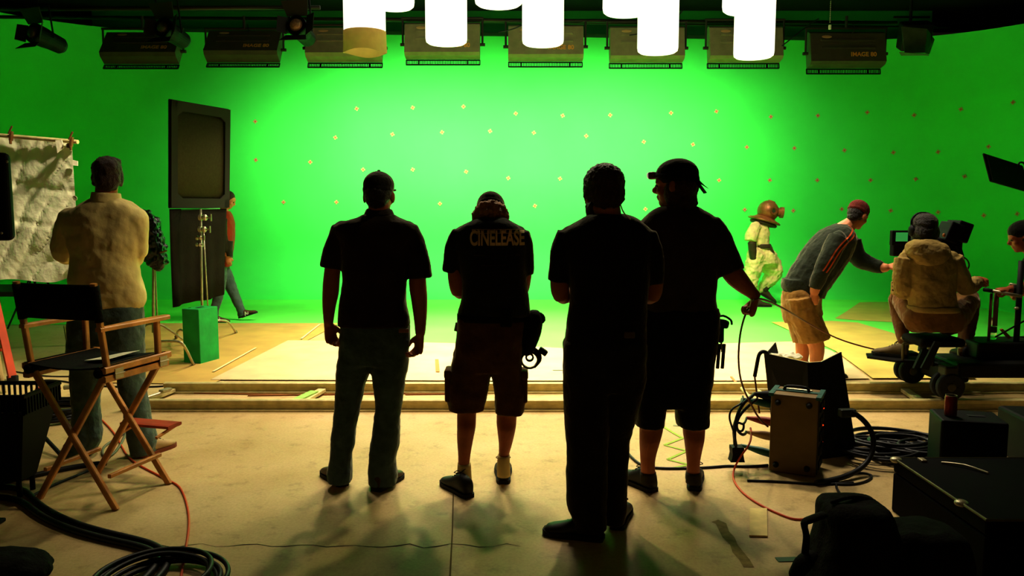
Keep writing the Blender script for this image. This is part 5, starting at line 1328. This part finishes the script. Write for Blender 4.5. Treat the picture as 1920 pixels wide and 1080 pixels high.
t = thing('belt_tools', 'black radio pouch and clips on the hip of the man with the headlamp', 'pouch', W(1352, 620, t4d))
b = new(); box(b, W(1356, 607, t4d), (.055, .06, .045), RY(.2), .012); box(b, W(1350, 625, t4d), (.035, .06, .10), None, .012); obj('pouch', b, black, t)
for px in (1347, 1356): b = new(); box(b, W(px, 668, t4d), (.018, .014, .14), RY(.05), .004); obj('hanging_strap', b, blackp, t)
b = new(); rod(b, W(1352, 640, t4d), W(1354, 660, t4d), .006); obj('clip', b, steel, t)
b = new(); tube(b, [W(1340, 596, t4d), W(1356, 592, t4d), W(1370, 600, t4d), W(1372, 608, t4d)], [.006]*4, 8); obj('antenna_loop', b, blackp, t)
# cord held by the man with the headlamp
hp_ = W(1413, 566, t4d-.06)
cable('held_cord', 'brown cord held by the man with the headlamp, hanging down to the plugs', 'cord', [W(1416, 561, t4d-.09), W(1404, 574, t4d-.02), W(1393, 598, t4d), W(1385, 640, t4d+.05), W(1384, 690, t4d+.1), W(1392, 728, t4d+.15), W(1412, 765, t4d+.22), W(1424, 788, 4.72), W(1440, 800, 4.74)], .0055, M('cord_brown', (104, 56, 26), .5))
cable('held_cord', 'brown cord running from the raised hand past the bending man to the dolly', 'cord', [W(1420, 560, t4d-.09), W(1432, 560, t4d), W(1458, 572, 4.9), W(1484, 587, 5.6), W(1500, 597, 6.4), W(1560, 632, 6.7), W(1600, 645, 6.8), W(1640, 656, 6.85), W(1672, 660, 6.87), W(1700, 660, 6.87)], .0065, M('cord_brown', (0, 0, 0)))

# ================================================================ power distribution box and its leads
BL, BR, RB = G(1441, 884), G(1529, 897), G(1567, 886)
ux = (BR-BL).normalized(); uy = V((-ux.y, ux.x, 0)); bw = (BR-BL).length; bd = .23; bh = .475
rz = RZ(math.atan2(ux.y, ux.x)); org = BL+ux*bw/2+uy*bd/2
def bp_(x, y, z): return org + rz @ V((x, y, z))
t = thing('power_box', 'upright tan-faced power distribution box with black corner feet and top handle', 'box', V((org.x, org.y, 0)))
b = new(); box(b, bp_(0, 0, bh/2+.006), (bw, bd, bh), rz, .006); obj('case', b, tan_e, t)
b = new(); box(b, bp_(bw/2+.003, 0, bh/2+.006), (.006, bd*.94, bh*.96), rz, .002); sp_ = obj('socket_panel', b, M('panel_black', (30, 28, 20), .6), t)
for k in range(5):
    for yy in (-.05, .045):
        b = new(); box(b, bp_(bw/2+.009, yy, .065+k*.087), (.012, .062, .056), rz, .008); obj('socket', b, blackp, sp_, local=True)
for k in range(3):
    b = new(); ell(b, bp_(bw/2+.008, .095, .165+k*.105), .0045); obj('indicator', b, M('indicator_red', (255, 70, 20), .4, emit=1.2), sp_, local=True)
for x in (-bw/2+.04, bw/2-.05):
    for z in (.05, bh-.045):
        b = new(); tube(b, [bp_(x, -bd/2+.004, z), bp_(x, -bd/2-.014, z)], [.019, .016], 14, up=V((0, 0, 1))); obj('corner_foot', b, rubber, t)
b = new(); box(b, bp_(0, .0, bh+.008), (bw*1.02, bd*.2, .006), rz); 
for x in (-bw/2, bw/2): box(b, bp_(x, 0, bh+.0), (.03, bd*1.02, .02), rz, .002)
obj('top_trim', b, teal, t)
b = new(); tube(b, [bp_(-.075, 0, bh+.01), bp_(-.06, 0, bh+.035), bp_(.05, .0, bh+.035), bp_(.065, 0, bh+.01)], [.009]*4, 10, up=V((0, 1, 0))); obj('handle', b, blackm, t)
b = new()
tube(b, [bp_(-.085, .02, bh+.014), bp_(.08, .02, bh+.014)], [.006]*2, 8); obj('handle_bracket', b, steel, t)
# plugs on its far side
def plug(label, px, pz, mat, ln=.16, r=.024, sag=.0, yy=0.0, cat='plug'):
    a = bp_(-bw/2-.001, yy, pz); c2 = a-ux*ln+V((0, 0, -sag))
    tt = thing('cable_plug', label, 'plug', a, 0, 'plugs at the power box')
    b = new(); tube(b, [a, a.lerp(c2, .35), a.lerp(c2, .75), c2], [r, r, r*.62, r*.36], 14, up=V((0, 1, 0)), round_end=False); obj('shell', b, mat, tt, True)
    return c2
e1 = plug('teal plug at the top of the power box side', 0, .385, teal, .19, .024, -.015)
e2 = plug('red plug in the middle of the power box side', 0, .275, M('plug_red', (150, 54, 30), .5), .16, .026, -.01)
e3 = plug('pale plug below the red one on the power box', 0, .185, M('plug_tan', (176, 140, 84), .5), .16, .026, -.01)
e4 = plug('dark green plug lowest on the power box side', 0, .075, teal, .19, .024, -.03)
e5 = plug('thick black plug at the upper edge of the power box side', 0, .44, blackp, .12, .03, 0)
def lead(nm, lb, e, pts, r=.008, m=black_c): cable(nm, lb, 'cable', [e]+[W(x, y, 4.72+k) for x, y, k in pts], r, m, 'leads at the power box')
lead('plug_lead', 'black lead arching up from the thick black plug', e5, [(1412, 742, 0), (1395, 752, 0), (1382, 775, -.02), (1376, 805, -.03), (1378, 835, -.04)], .010)
lead('plug_lead', 'black lead of the teal plug bending down to the hanging connector', e1, [(1388, 772, 0), (1376, 790, 0), (1374, 812, -.02), (1380, 838, -.04)], .009)
lead('plug_lead', 'black lead looping out widest beside the power box', e1+V((0, -.01, .02)), [(1396, 756, -.03), (1374, 762, -.04), (1366, 778, -.05), (1370, 795, -.05), (1378, 815, -.05), (1381, 836, -.05)], .006)
lead('plug_lead', 'black lead of the red plug curling into a small loop', e2, [(1396, 800, -.02), (1384, 788, -.03), (1380, 800, -.03), (1386, 812, -.03), (1396, 806, -.02), (1394, 794, -.01)], .007)
lead('plug_lead', 'black lead of the pale plug rising towards the arch', e3, [(1396, 818, 0), (1384, 812, 0), (1378, 795, 0), (1390, 770, 0), (1420, 748, 0)], .009)
lead('plug_lead', 'dark lead of the lowest plug dropping to the hanging connector', e4, [(1396, 852, 0), (1388, 848, -.02), (1382, 838, -.03)], .007)
b = new(); c = W(1381, 850, 4.70); ringed(b, [[c+V((x*w, y*.035, z)) for x, y in ((-1, -1), (1, -1), (1, 1), (-1, 1))] for z, w in ((-.045, .042), (-.03, .038), (.0, .032), (.03, .036), (.045, .035))])
tag(obj('cable_connector', b, blackp), 'square black connector block hanging beside the power box', 'connector')
cable('floor_cable', 'black cable with a thick joint running behind the headlamp man to the power box', 'cable', fl([(1178, 850), (1195, 872), (1225, 879), (1290, 878), (1340, 876), (1370, 872), (1400, 876), (1440, 872)], .008), .008, black_c, 'floor cables at the power box')
cable('floor_cable', 'short thin dark cable with a metal end in front of the power box', 'cable', fl([(1401, 901), (1440, 902), (1490, 904), (1540, 910), (1600, 905)], .007), .007, black_c, 'floor cables at the power box')
cable('floor_cable', 'dark cable loop on the floor right of the power box', 'cable', fl([(1530, 902), (1580, 912), (1630, 905), (1640, 888), (1600, 885), (1560, 900), (1570, 925), (1600, 950)], .007), .007, black_c, 'floor cables at the power box')
cable('extension_cord', 'orange cord from the power box plugs curving down to the black bag', 'cord', [e3+V((.02, -.02, .03)), W(1412, 828, 4.66), W(1392, 848, 4.62)]+fl([(1372, 885), (1376, 905), (1395, 928), (1430, 950), (1470, 968), (1505, 980), (1545, 962)], .006), .006, orange_c)
cable('hose_cable', 'thick black cable bending down from the back of the power box', 'cable', [W(1596, 772, 4.78), W(1612, 780, 4.76), W(1632, 800, 4.74), W(1640, 828, 4.7), W(1634, 858, 4.66), W(1610, 885, 4.6), G(1570, 900, .02), G(1530, 905, .02)], .016, black_c)
b = new(); box(b, W(1588, 774, 4.82), (.10, .05, .05), RZ(.1), .008); tag(obj('cable_connector', b, M('connector_dark', (36, 44, 30), .5)), 'dark connector at the black folded panel right of the power box', 'connector')
# folded black panel with white inside
P = [G(1452, 838), G(1520, 862), G(1546, 860), G(1606, 852)]
Tp = [W(1433, 662, P[0].y+.0), W(1515, 680, P[1].y+.02), W(1541, 678, P[2].y+.02), W(1577, 660, P[3].y+.02)]
t = thing('folded_panel', 'black folded foam board standing open behind the power box, pale inner side', 'panel', V((P[1].x, P[1].y, 0)))
pin = M('panel_inner', (232, 216, 150), .85); pbk = M('panel_outer', (24, 22, 16), .8, .2, 8)
for i in range(3):
    b = new(); q = [P[i], P[i+1], Tp[i+1], Tp[i]]; slab(b, q, .008); obj('outer_face', b, pbk, t)
    b = new(); nn = (q[1]-q[0]).cross(q[3]-q[0]).normalized(); nn = nn if nn.y > 0 else -nn; slab(b, [v+nn*.008 for v in q], .008); obj('inner_face', b, pin, t)
b = new(); slab(b, [W(1438, 661, P[0].y+.06), W(1459, 663, P[0].y+.22), W(1454, 642, P[0].y+.2)], .006); obj('folded_corner', b, pbk, t)
b = new(); c = W(1472, 668, P[0].y+.16)
ell(b, c, (.13, .08, .02)); tag(fuse('crumpled_paper', b, white, None, .01, 1, .05, .04), 'crumpled white paper showing behind the top edge of the folded black panel', 'paper')
cable('hanging_cable', 'thick taped black cable draped over the corner of the folded panel', 'cable', [W(1446, 668, P[0].y+.05), W(1440, 662, P[0].y-.03), W(1430, 657, P[0].y-.06), W(1422, 664, P[0].y-.06), W(1420, 680, P[0].y-.06), W(1415, 706, P[0].y-.06)], .013, black_c)
cable('hanging_cable', 'thin brown cord continuing below the taped cable', 'cord', [W(1415, 706, P[0].y-.06), W(1418, 730, P[0].y-.06), W(1421, 755, P[0].y-.08), W(1424, 775, P[0].y-.1)], .006, M('cord_brown', (0, 0, 0)))
b = new(); a, c2 = G(1392, 730, .05), G(1438, 738, .05); 
for o1, o2 in (((1390, 728), (1410, 748)), ((1395, 731), (1440, 731)), ((1422, 733), (1446, 745))): rod(b, G(*o1, .108), G(*o2, .108), .012)
tag(obj('metal_bracket', b, rail_m), 'pale metal bracket lying on the track behind the power box', 'bracket')
b = new(); a, c2 = G(1371, 706, .02), G(1380, 717, .02); box(b, (a+c2)/2, ((c2-a).length, .02, .004), RZ(math.atan2((c2-a).y, (c2-a).x)))
tag(obj('tape_strip', b, M('tape_orange', (0, 0, 0))), 'orange tape strip on the board beyond the held cord', 'tape', 'tape strips on the floor')
# heap of cable
t = thing('cable_heap', 'dark heap of looped black cables on the floor between power box and black cases', 'cable', G(1665, 850))
for k in range(9):
    coil('cable_loop', None, 1620+k*16, 842+(k % 3)*10, .20+.03*(k % 4), 3, .011, black_c, None, .42, .012*(k % 5), t, 20+k)

# ================================================================ dark cases at the right
d = 4.35
t = thing('black_box', 'small black box standing behind the big case with a drink can on top', 'box', V((W(1825, 850, d).x, d+.1, 0)))
p0, p1, p2 = W(1765, 790, d), W(1840, 801, d-.08), W(1886, 782, d+.12)
zt = p0.z; ctr = V(((p0.x+p2.x)/2+.0, d+.12, zt/2)); 
b = new(); rzb = RZ(R(-14)); box(b, ctr, (.34, .27, zt), rzb, .012); obj('case', b, blackp, t)
b = new(); box(b, ctr+V((.04, -.01, zt/2+.001)), (.09, .04, .006), rzb, .002); obj('recess', b, rubber, t)
cpos = ctr+rzb @ V((-.10, -.03, 0)); cpos.z = zt
t = thing('drink_can', 'red drink can with shiny lid standing on the small black box', 'can', cpos)
def turn(c, prof, n=24): return [[c+V((r*math.cos(q*2*math.pi/n), r*math.sin(q*2*math.pi/n), z)) for q in range(n)] for r, z in prof]
b = new(); ringed(b, turn(cpos, [(.024, .001), (.033, .008), (.033, .108), (.030, .118)])); obj('can_body', b, M('can_red', (150, 44, 28), .35, .2, 10, 0, 60, .4), t, True)
b = new(); ringed(b, turn(cpos, [(.030, .118), (.0305, .122), (.028, .122), (.027, .118), (.002, .118)])); obj('can_lid', b, steel, t)
# big case
t = thing('road_case', 'large black road case with metal latches in the dark corner', 'case', V((2.75, 3.65, 0)))
zc = .285; x0, x1, y0, y1 = 2.0, 3.5, 3.25, 4.08
b = new(); box(b, ((x0+x1)/2, (y0+y1)/2, zc*.36), (x1-x0, y1-y0, zc*.72), None, .01); obj('body', b, M('case_black', (9, 8, 6), .75, .3, 8, spec=.05), t)
b = new(); box(b, ((x0+x1)/2, (y0+y1)/2, zc*.87), (x1-x0, y1-y0, zc*.26), None, .01); obj('lid', b, M('case_black', (0, 0, 0)), t)
b = new()
for y in (y0, y1): rod(b, (x0, y, zc-.004), (x1, y, zc-.004), .006)
for x in (x0, x1): rod(b, (x, y0, zc-.004), (x, y1, zc-.004), .006)
obj('metal_edge', b, M('edge_metal', (90, 84, 50), .35, .2, 20, 0, 60, .8), t)
for x, y in ((x0, y1-.02), (x0, y0+.2)):
    b = new(); ell(b, (x+.004, y, zc-.006), (.03, .03, .016)); obj('corner_ball', b, steel, t)
b = new(); box(b, (x0+.12, y1-.06, zc+.006), (.03, .05, .014), None, .004); tube(b, [V((x0+.2, y1-.1, zc+.006)), V((x0+.28, y1-.16, zc+.012)), V((x0+.34, y1-.26, zc+.006))], [.006]*3, 8); obj('latch', b, steel, t)
# second case stacked to the right, out to the edge
t = thing('equipment_case', 'flat black equipment case at the edge behind the road case', 'case', V((3.25, 4.9, 0)))
b = new(); box(b, (3.5, 4.85, .15), (.7, .5, .30), RZ(-.1), .02); obj('body', b, blackp, t)
b = new(); rod(b, (3.2, 4.55, .2), (3.45, 4.52, .2), .012); obj('handle', b, blackm, t)
# soft bag
d = 3.0
t = thing('shoulder_bag', 'black soft shoulder bag with a strap at the bottom edge', 'bag', V((W(1610, 1100, d).x, d, 0)))
b = new(); slices(b, d, [(938, 1556, 1640, .08, .1), (946, 1545, 1655, .13, .1), (965, 1541, 1664, .16, .1), (1000, 1540, 1672, .18, .1), (1060, 1522, 1700, .2, .1), (1120, 1515, 1720, .2, .1), (1150, 1520, 1715, .18, .1)], 3.2)
fuse('body', b, black, t, .01, 2, .02, .09)
b = new(); slices(b, d, [(985, 1690, 1760, .1, .12), (1000, 1660, 1800, .15, .12), (1060, 1650, 1810, .17, .12), (1140, 1650, 1810, .17, .12)], 3); fuse('side_pocket', b, black, t, .012, 2, .02, .08)
b = new(); tube(b, [W(1545, 965, d), W(1520, 974, d-.05), W(1508, 982, d-.07), W(1512, 1005, d-.08), W(1510, 1030, d-.08), W(1506, 1052, d-.06), W(1490, 1085, d-.05)], [(.012, .02)]*7, 8); obj('strap', b, black, t, True)
b = new(); tube(b, [W(1520, 1040, d-.06), W(1505, 1058, d-.1), W(1488, 1080, d-.1)], [(.02, .03), (.03, .04), (.02, .03)], 10); obj('strap_pad', b, black, t, True)
b = new(); tube(b, [W(1560, 942, d+.06), W(1590, 933, d+.1), W(1618, 933, d+.12), W(1640, 940, d+.1)], [.008]*4, 8); obj('carry_handle', b, black, t, True)

# ================================================================ camera dolly
t = thing('camera_dolly', 'low black camera dolly with double wheels standing on the track', 'dolly', V((4.0, 6.44, 0)))
RT = .092
X0, X1 = 3.42, 4.75
b = new()
box(b, ((X0+X1)/2+.25, 6.44, .30), (X1-X0+.3, .46, .12), None, .02); box(b, (X0+.12, 6.44, .26), (.22, .34, .14), None, .02)
obj('chassis', b, blackm, t)
b = new(); box(b, (4.25, 6.52, .43), (1.0, .34, .14), None, .02); box(b, (4.6, 6.5, .40), (.7, .42, .2), None, .02); obj('deck_box', b, blackm, t)
for x in (X0-.02, X1):
    for y in (YN, YF):
        b = new(); box(b, (x, y, .29), (.10, .12, .14), None, .015); rod(b, (x, y, .2), (x, y, .36), .035, 14); br_ = obj('wheel_bracket', b, M('bracket_metal', (50, 46, 28), .5, .2, 10, 0, 60, .5), t)
        for s in (-1, 1):
            c = V((x, y+s*.045, RT+.108)); b = new(); n = 32
            ringed(b, [[c+V((r*math.cos(q*2*math.pi/n), yy, r*math.sin(q*2*math.pi/n))) for q in range(n)] for r, yy in ((.062, -.026), (.094, -.026), (.106, -.018), (.108, 0), (.106, .018), (.094, .026), (.062, .026))])
            wh = obj('wheel', b, rubber, t, False)
            b = new(); ringed(b, [[c+V((r*math.cos(q*2*math.pi/n), yy, r*math.sin(q*2*math.pi/n))) for q in range(n)] for r, yy in ((.02, -.034), (.03, -.032), (.034, -.024), (.062, -.020), (.062, .02), (.03, .03))]); obj('hub', b, M('hub_grey', (70, 64, 40), .45, .3, 20, 0, 60, .5), wh, False, local=True)
            for k in range(5):
                a = k*2*math.pi/5; b = new(); ell(b, c+V((.046*math.cos(a), -.024, .046*math.sin(a))), (.006, .005, .006), None, 8, 6); obj('bolt', b, blackm, wh, local=True)
b = new(); q = [G(1652, 664, .33), G(1662, 655, .33), G(1745, 652, .33), G(1762, 668, .33)]
slab(b, [V((v.x, v.y-.0, .322)) for v in (V((3.0, 6.66, 0)), V((3.06, 6.82, 0)), V((3.62, 6.82, 0)), V((3.62, 6.48, 0)), V((3.16, 6.48, 0)))], .016); obj('foot_plate', b, blackm, t)
b = new(); slab(b, [V((3.5, 6.44, .328)), V((3.5, 6.62, .328)), V((4.0, 6.62, .328)), V((4.0, 6.44, .328))], .012); obj('side_board', b, blackm, t)
b = new(); slab(b, [W(1726, 690, 6.15), W(1740, 694, 6.15), W(1764, 642, 6.15), W(1752, 640, 6.15)], .02); obj('brace', b, blackm, t)
b = new(); slab(b, [W(1712, 690, 6.3), W(1726, 690, 6.3), W(1740, 655, 6.3), W(1728, 655, 6.3)], .03); obj('brace', b, blackm, t)
st = W(1752, 632, 6.38)
b = new(); box(b, V((st.x, 6.40, .515)), (.36, .34, .07), None, .03, 3); obj('seat', b, black, t, True)
b = new(); rod(b, (st.x, 6.42, .3), (st.x, 6.42, .5), .03); rod(b, (3.22, 6.5, .33), (3.22, 6.5, .47), .012); rod(b, (3.22, 6.5, .47), (st.x, 6.44, .49), .012); obj('seat_post', b, M('post_dim', (90, 84, 54), .4, .2, 20, 0, 60, .6), t)
# push bar
b = new(); rod(b, W(1845, 543, 6.45), W(1862, 546, 6.45), .016, 12); obj('bar_grip', b, rubber, t, True)
b = new(); rod(b, W(1858, 545, 6.45), W(1916, 556, 6.4), .014, 12); rod(b, W(1893, 533, 6.5), W(1918, 537, 6.5), .012, 12); obj('push_bar', b, steel, t, True)
b = new(); pa_ = W(1912, 540, 6.42); rod(b, (pa_.x, 6.42, .4), V((pa_.x, 6.42, pa_.z+.22)), .022, 12); rod(b, (pa_.x+.02, 6.42, .3), (pa_.x+.02, 6.42, .5), .04); obj('bar_post', b, blackm, t, True)
b = new(); pb = W(1859, 550, 6.46); rod(b, pb, (pb.x, 6.46, .45), .011, 10); rod(b, W(1869, 550, 6.46), (W(1869, 550, 6.46).x, 6.46, .62), .018, 10); obj('side_post', b, M('post_rust', (92, 60, 34), .5), t, True)
b = new(); rod(b, W(1866, 632, 6.4), W(1920, 602, 6.4), .007); obj('stay_rod', b, blackm, t)
for px, py in ((1906, 578), (1910, 651)): b = new(); ell(b, W(px, py, 6.38), (.02, .015, .012)); obj('knob', b, steel, t)
# bottle and marker on the dolly
q = W(1860, 634, 6.52); zt = .50
t = thing('water_bottle', 'clear plastic water bottle with white cap standing on the dolly', 'bottle', V((q.x, q.y, zt)))
bt = bpy.data.materials.new('clear_plastic'); bt.use_nodes = True; pb_ = bt.node_tree.nodes['Principled BSDF']; pb_.inputs['Transmission Weight'].default_value = .92; pb_.inputs['Roughness'].default_value = .08; pb_.inputs['IOR'].default_value = 1.15; pb_.inputs['Base Color'].default_value = (.8, .95, .8, 1)
c = V((q.x, q.y, zt)); b = new(); ringed(b, turn(c, [(.026, .002), (.032, .008), (.032, .05), (.029, .055), (.032, .06), (.032, .115), (.026, .135), (.013, .155), (.013, .165)])); obj('bottle_body', b, bt, t, True)
b = new(); ringed(b, turn(c, [(.0325, .062), (.0325, .105)]), cap=False); obj('bottle_label', b, M('label_grey', (70, 84, 64), .6), t, True)
b = new(); ringed(b, turn(c, [(.015, .160), (.015, .18), (.012, .182)])); obj('bottle_cap', b, white, t)
b = new(); slab(b, [W(1875, 618, 6.5), W(1879, 616, 6.5), W(1896, 633, 6.5), W(1890, 635, 6.5)], .02); tag(obj('wooden_wedge', b, M('wedge_orange', (206, 120, 60), .7)), 'small orange wedge leaning on the dolly deck beside the water bottle', 'wedge', 'wedges in the dolly track')

# ================================================================ film camera on the dolly
d = 6.85
t = thing('film_camera', 'black film camera with twin boxes and a small monitor in front of the seated operator', 'camera', W(1750, 480, d))
b = new(); box(b, W(1752, 470, d+.1), (.34, .3, .24), None, .03); box(b, W(1740, 520, d+.1), (.2, .2, .22), None, .02); obj('body', b, blackp, t)
b = new(); box(b, W(1779, 436, d), (.115, .2, .17), RY(R(22)), .012); mb = obj('film_magazine', b, blackp, t)
b = new(); ell(b, W(1770, 441, d-.11), (.014, .01, .016)); obj('latch', b, brass, mb, local=True)
b = new(); box(b, W(1795, 434, d+.02), (.125, .22, .17), RY(R(18)), .012); obj('film_magazine', b, blackp, t)
b = new(); box(b, W(1793, 470, d), (.05, .12, .12), RY(R(-20)), .01); obj('viewfinder_arm', b, blackp, t)
mo = W(1690, 446, d-.05); b = new(); box(b, mo+V((0, .02, 0)), (.16, .05, .125), None, .006); mon = obj('monitor', b, blackp, t)
b = new(); box(b, mo+V((.0, -.008, .008)), (.10, .006, .075), None, .001); obj('monitor_screen', b, M('screen_green', (70, 190, 96), .3, emit=.35), mon, local=True)
b = new(); box(b, W(1690, 469, d), (.17, .08, .10), None, .01); obj('focus_unit', b, blackp, t)
b = new(); rod(b, (W(1752, 500, d).x, d+.1, .32), W(1752, 505, d+.1), .05, 16); obj('pedestal', b, blackm, t)
cable('camera_cable', None, None, [W(1795, 478, d-.02), W(1810, 482, d-.02), W(1818, 492, d-.02), W(1817, 504, d), W(1808, 512, d), W(1795, 514, d+.05)], .006, black_c, None, t)

# ================================================================ black flag at the upper right
d = 6.6
t = thing('corner_flag', 'small black flag tilted on an arm at the right edge above the dolly', 'flag', W(1885, 325, d))
q = [W(1844, 289, d), W(1916, 312, d+.25), W(1930, 360, d+.25), W(1857, 339, d)]
b = new(); slab(b, q, .012); obj('flag_cloth', b, pbk, t)
b = new()
for i in range(4): rod(b, q[i], q[(i+1) % 4], .008, 8)
rod(b, W(1851, 291, d-.012), W(1862, 338, d-.012), .004, 6); obj('wire_frame', b, blackm, t)
b = new(); tube(b, [W(1908, 313, d+.2), W(1912, 305, d+.2), W(1920, 306, d+.22), W(1928, 318, d+.25)], [.008]*4, 8); pz = W(2260, 330, d+.9); rod(b, W(1920, 330, d+.25), pz, .012); rod(b, pz+V((0, 0, .1)), V((pz.x, pz.y, .01)), .018); obj('support_arm', b, blackm, t)
b = new(); box(b, V((pz.x, pz.y, .012)), (.5, .5, .02), RZ(.5), .005); obj('stand_base', b, blackm, t)
# ================================================================ look
w = bpy.data.worlds.new('world'); S.world = w; w.use_nodes = True
w.node_tree.nodes['Background'].inputs[0].default_value = (1, .8, .45, 1)
w.node_tree.nodes['Background'].inputs[1].default_value = 0.004
S.view_settings.view_transform = 'Standard'
S.view_settings.look = 'None'
S.view_settings.exposure = 0.4
S.view_settings.gamma = 0.86
S.cycles.use_denoising = True
S.cycles.sample_clamp_indirect = 6
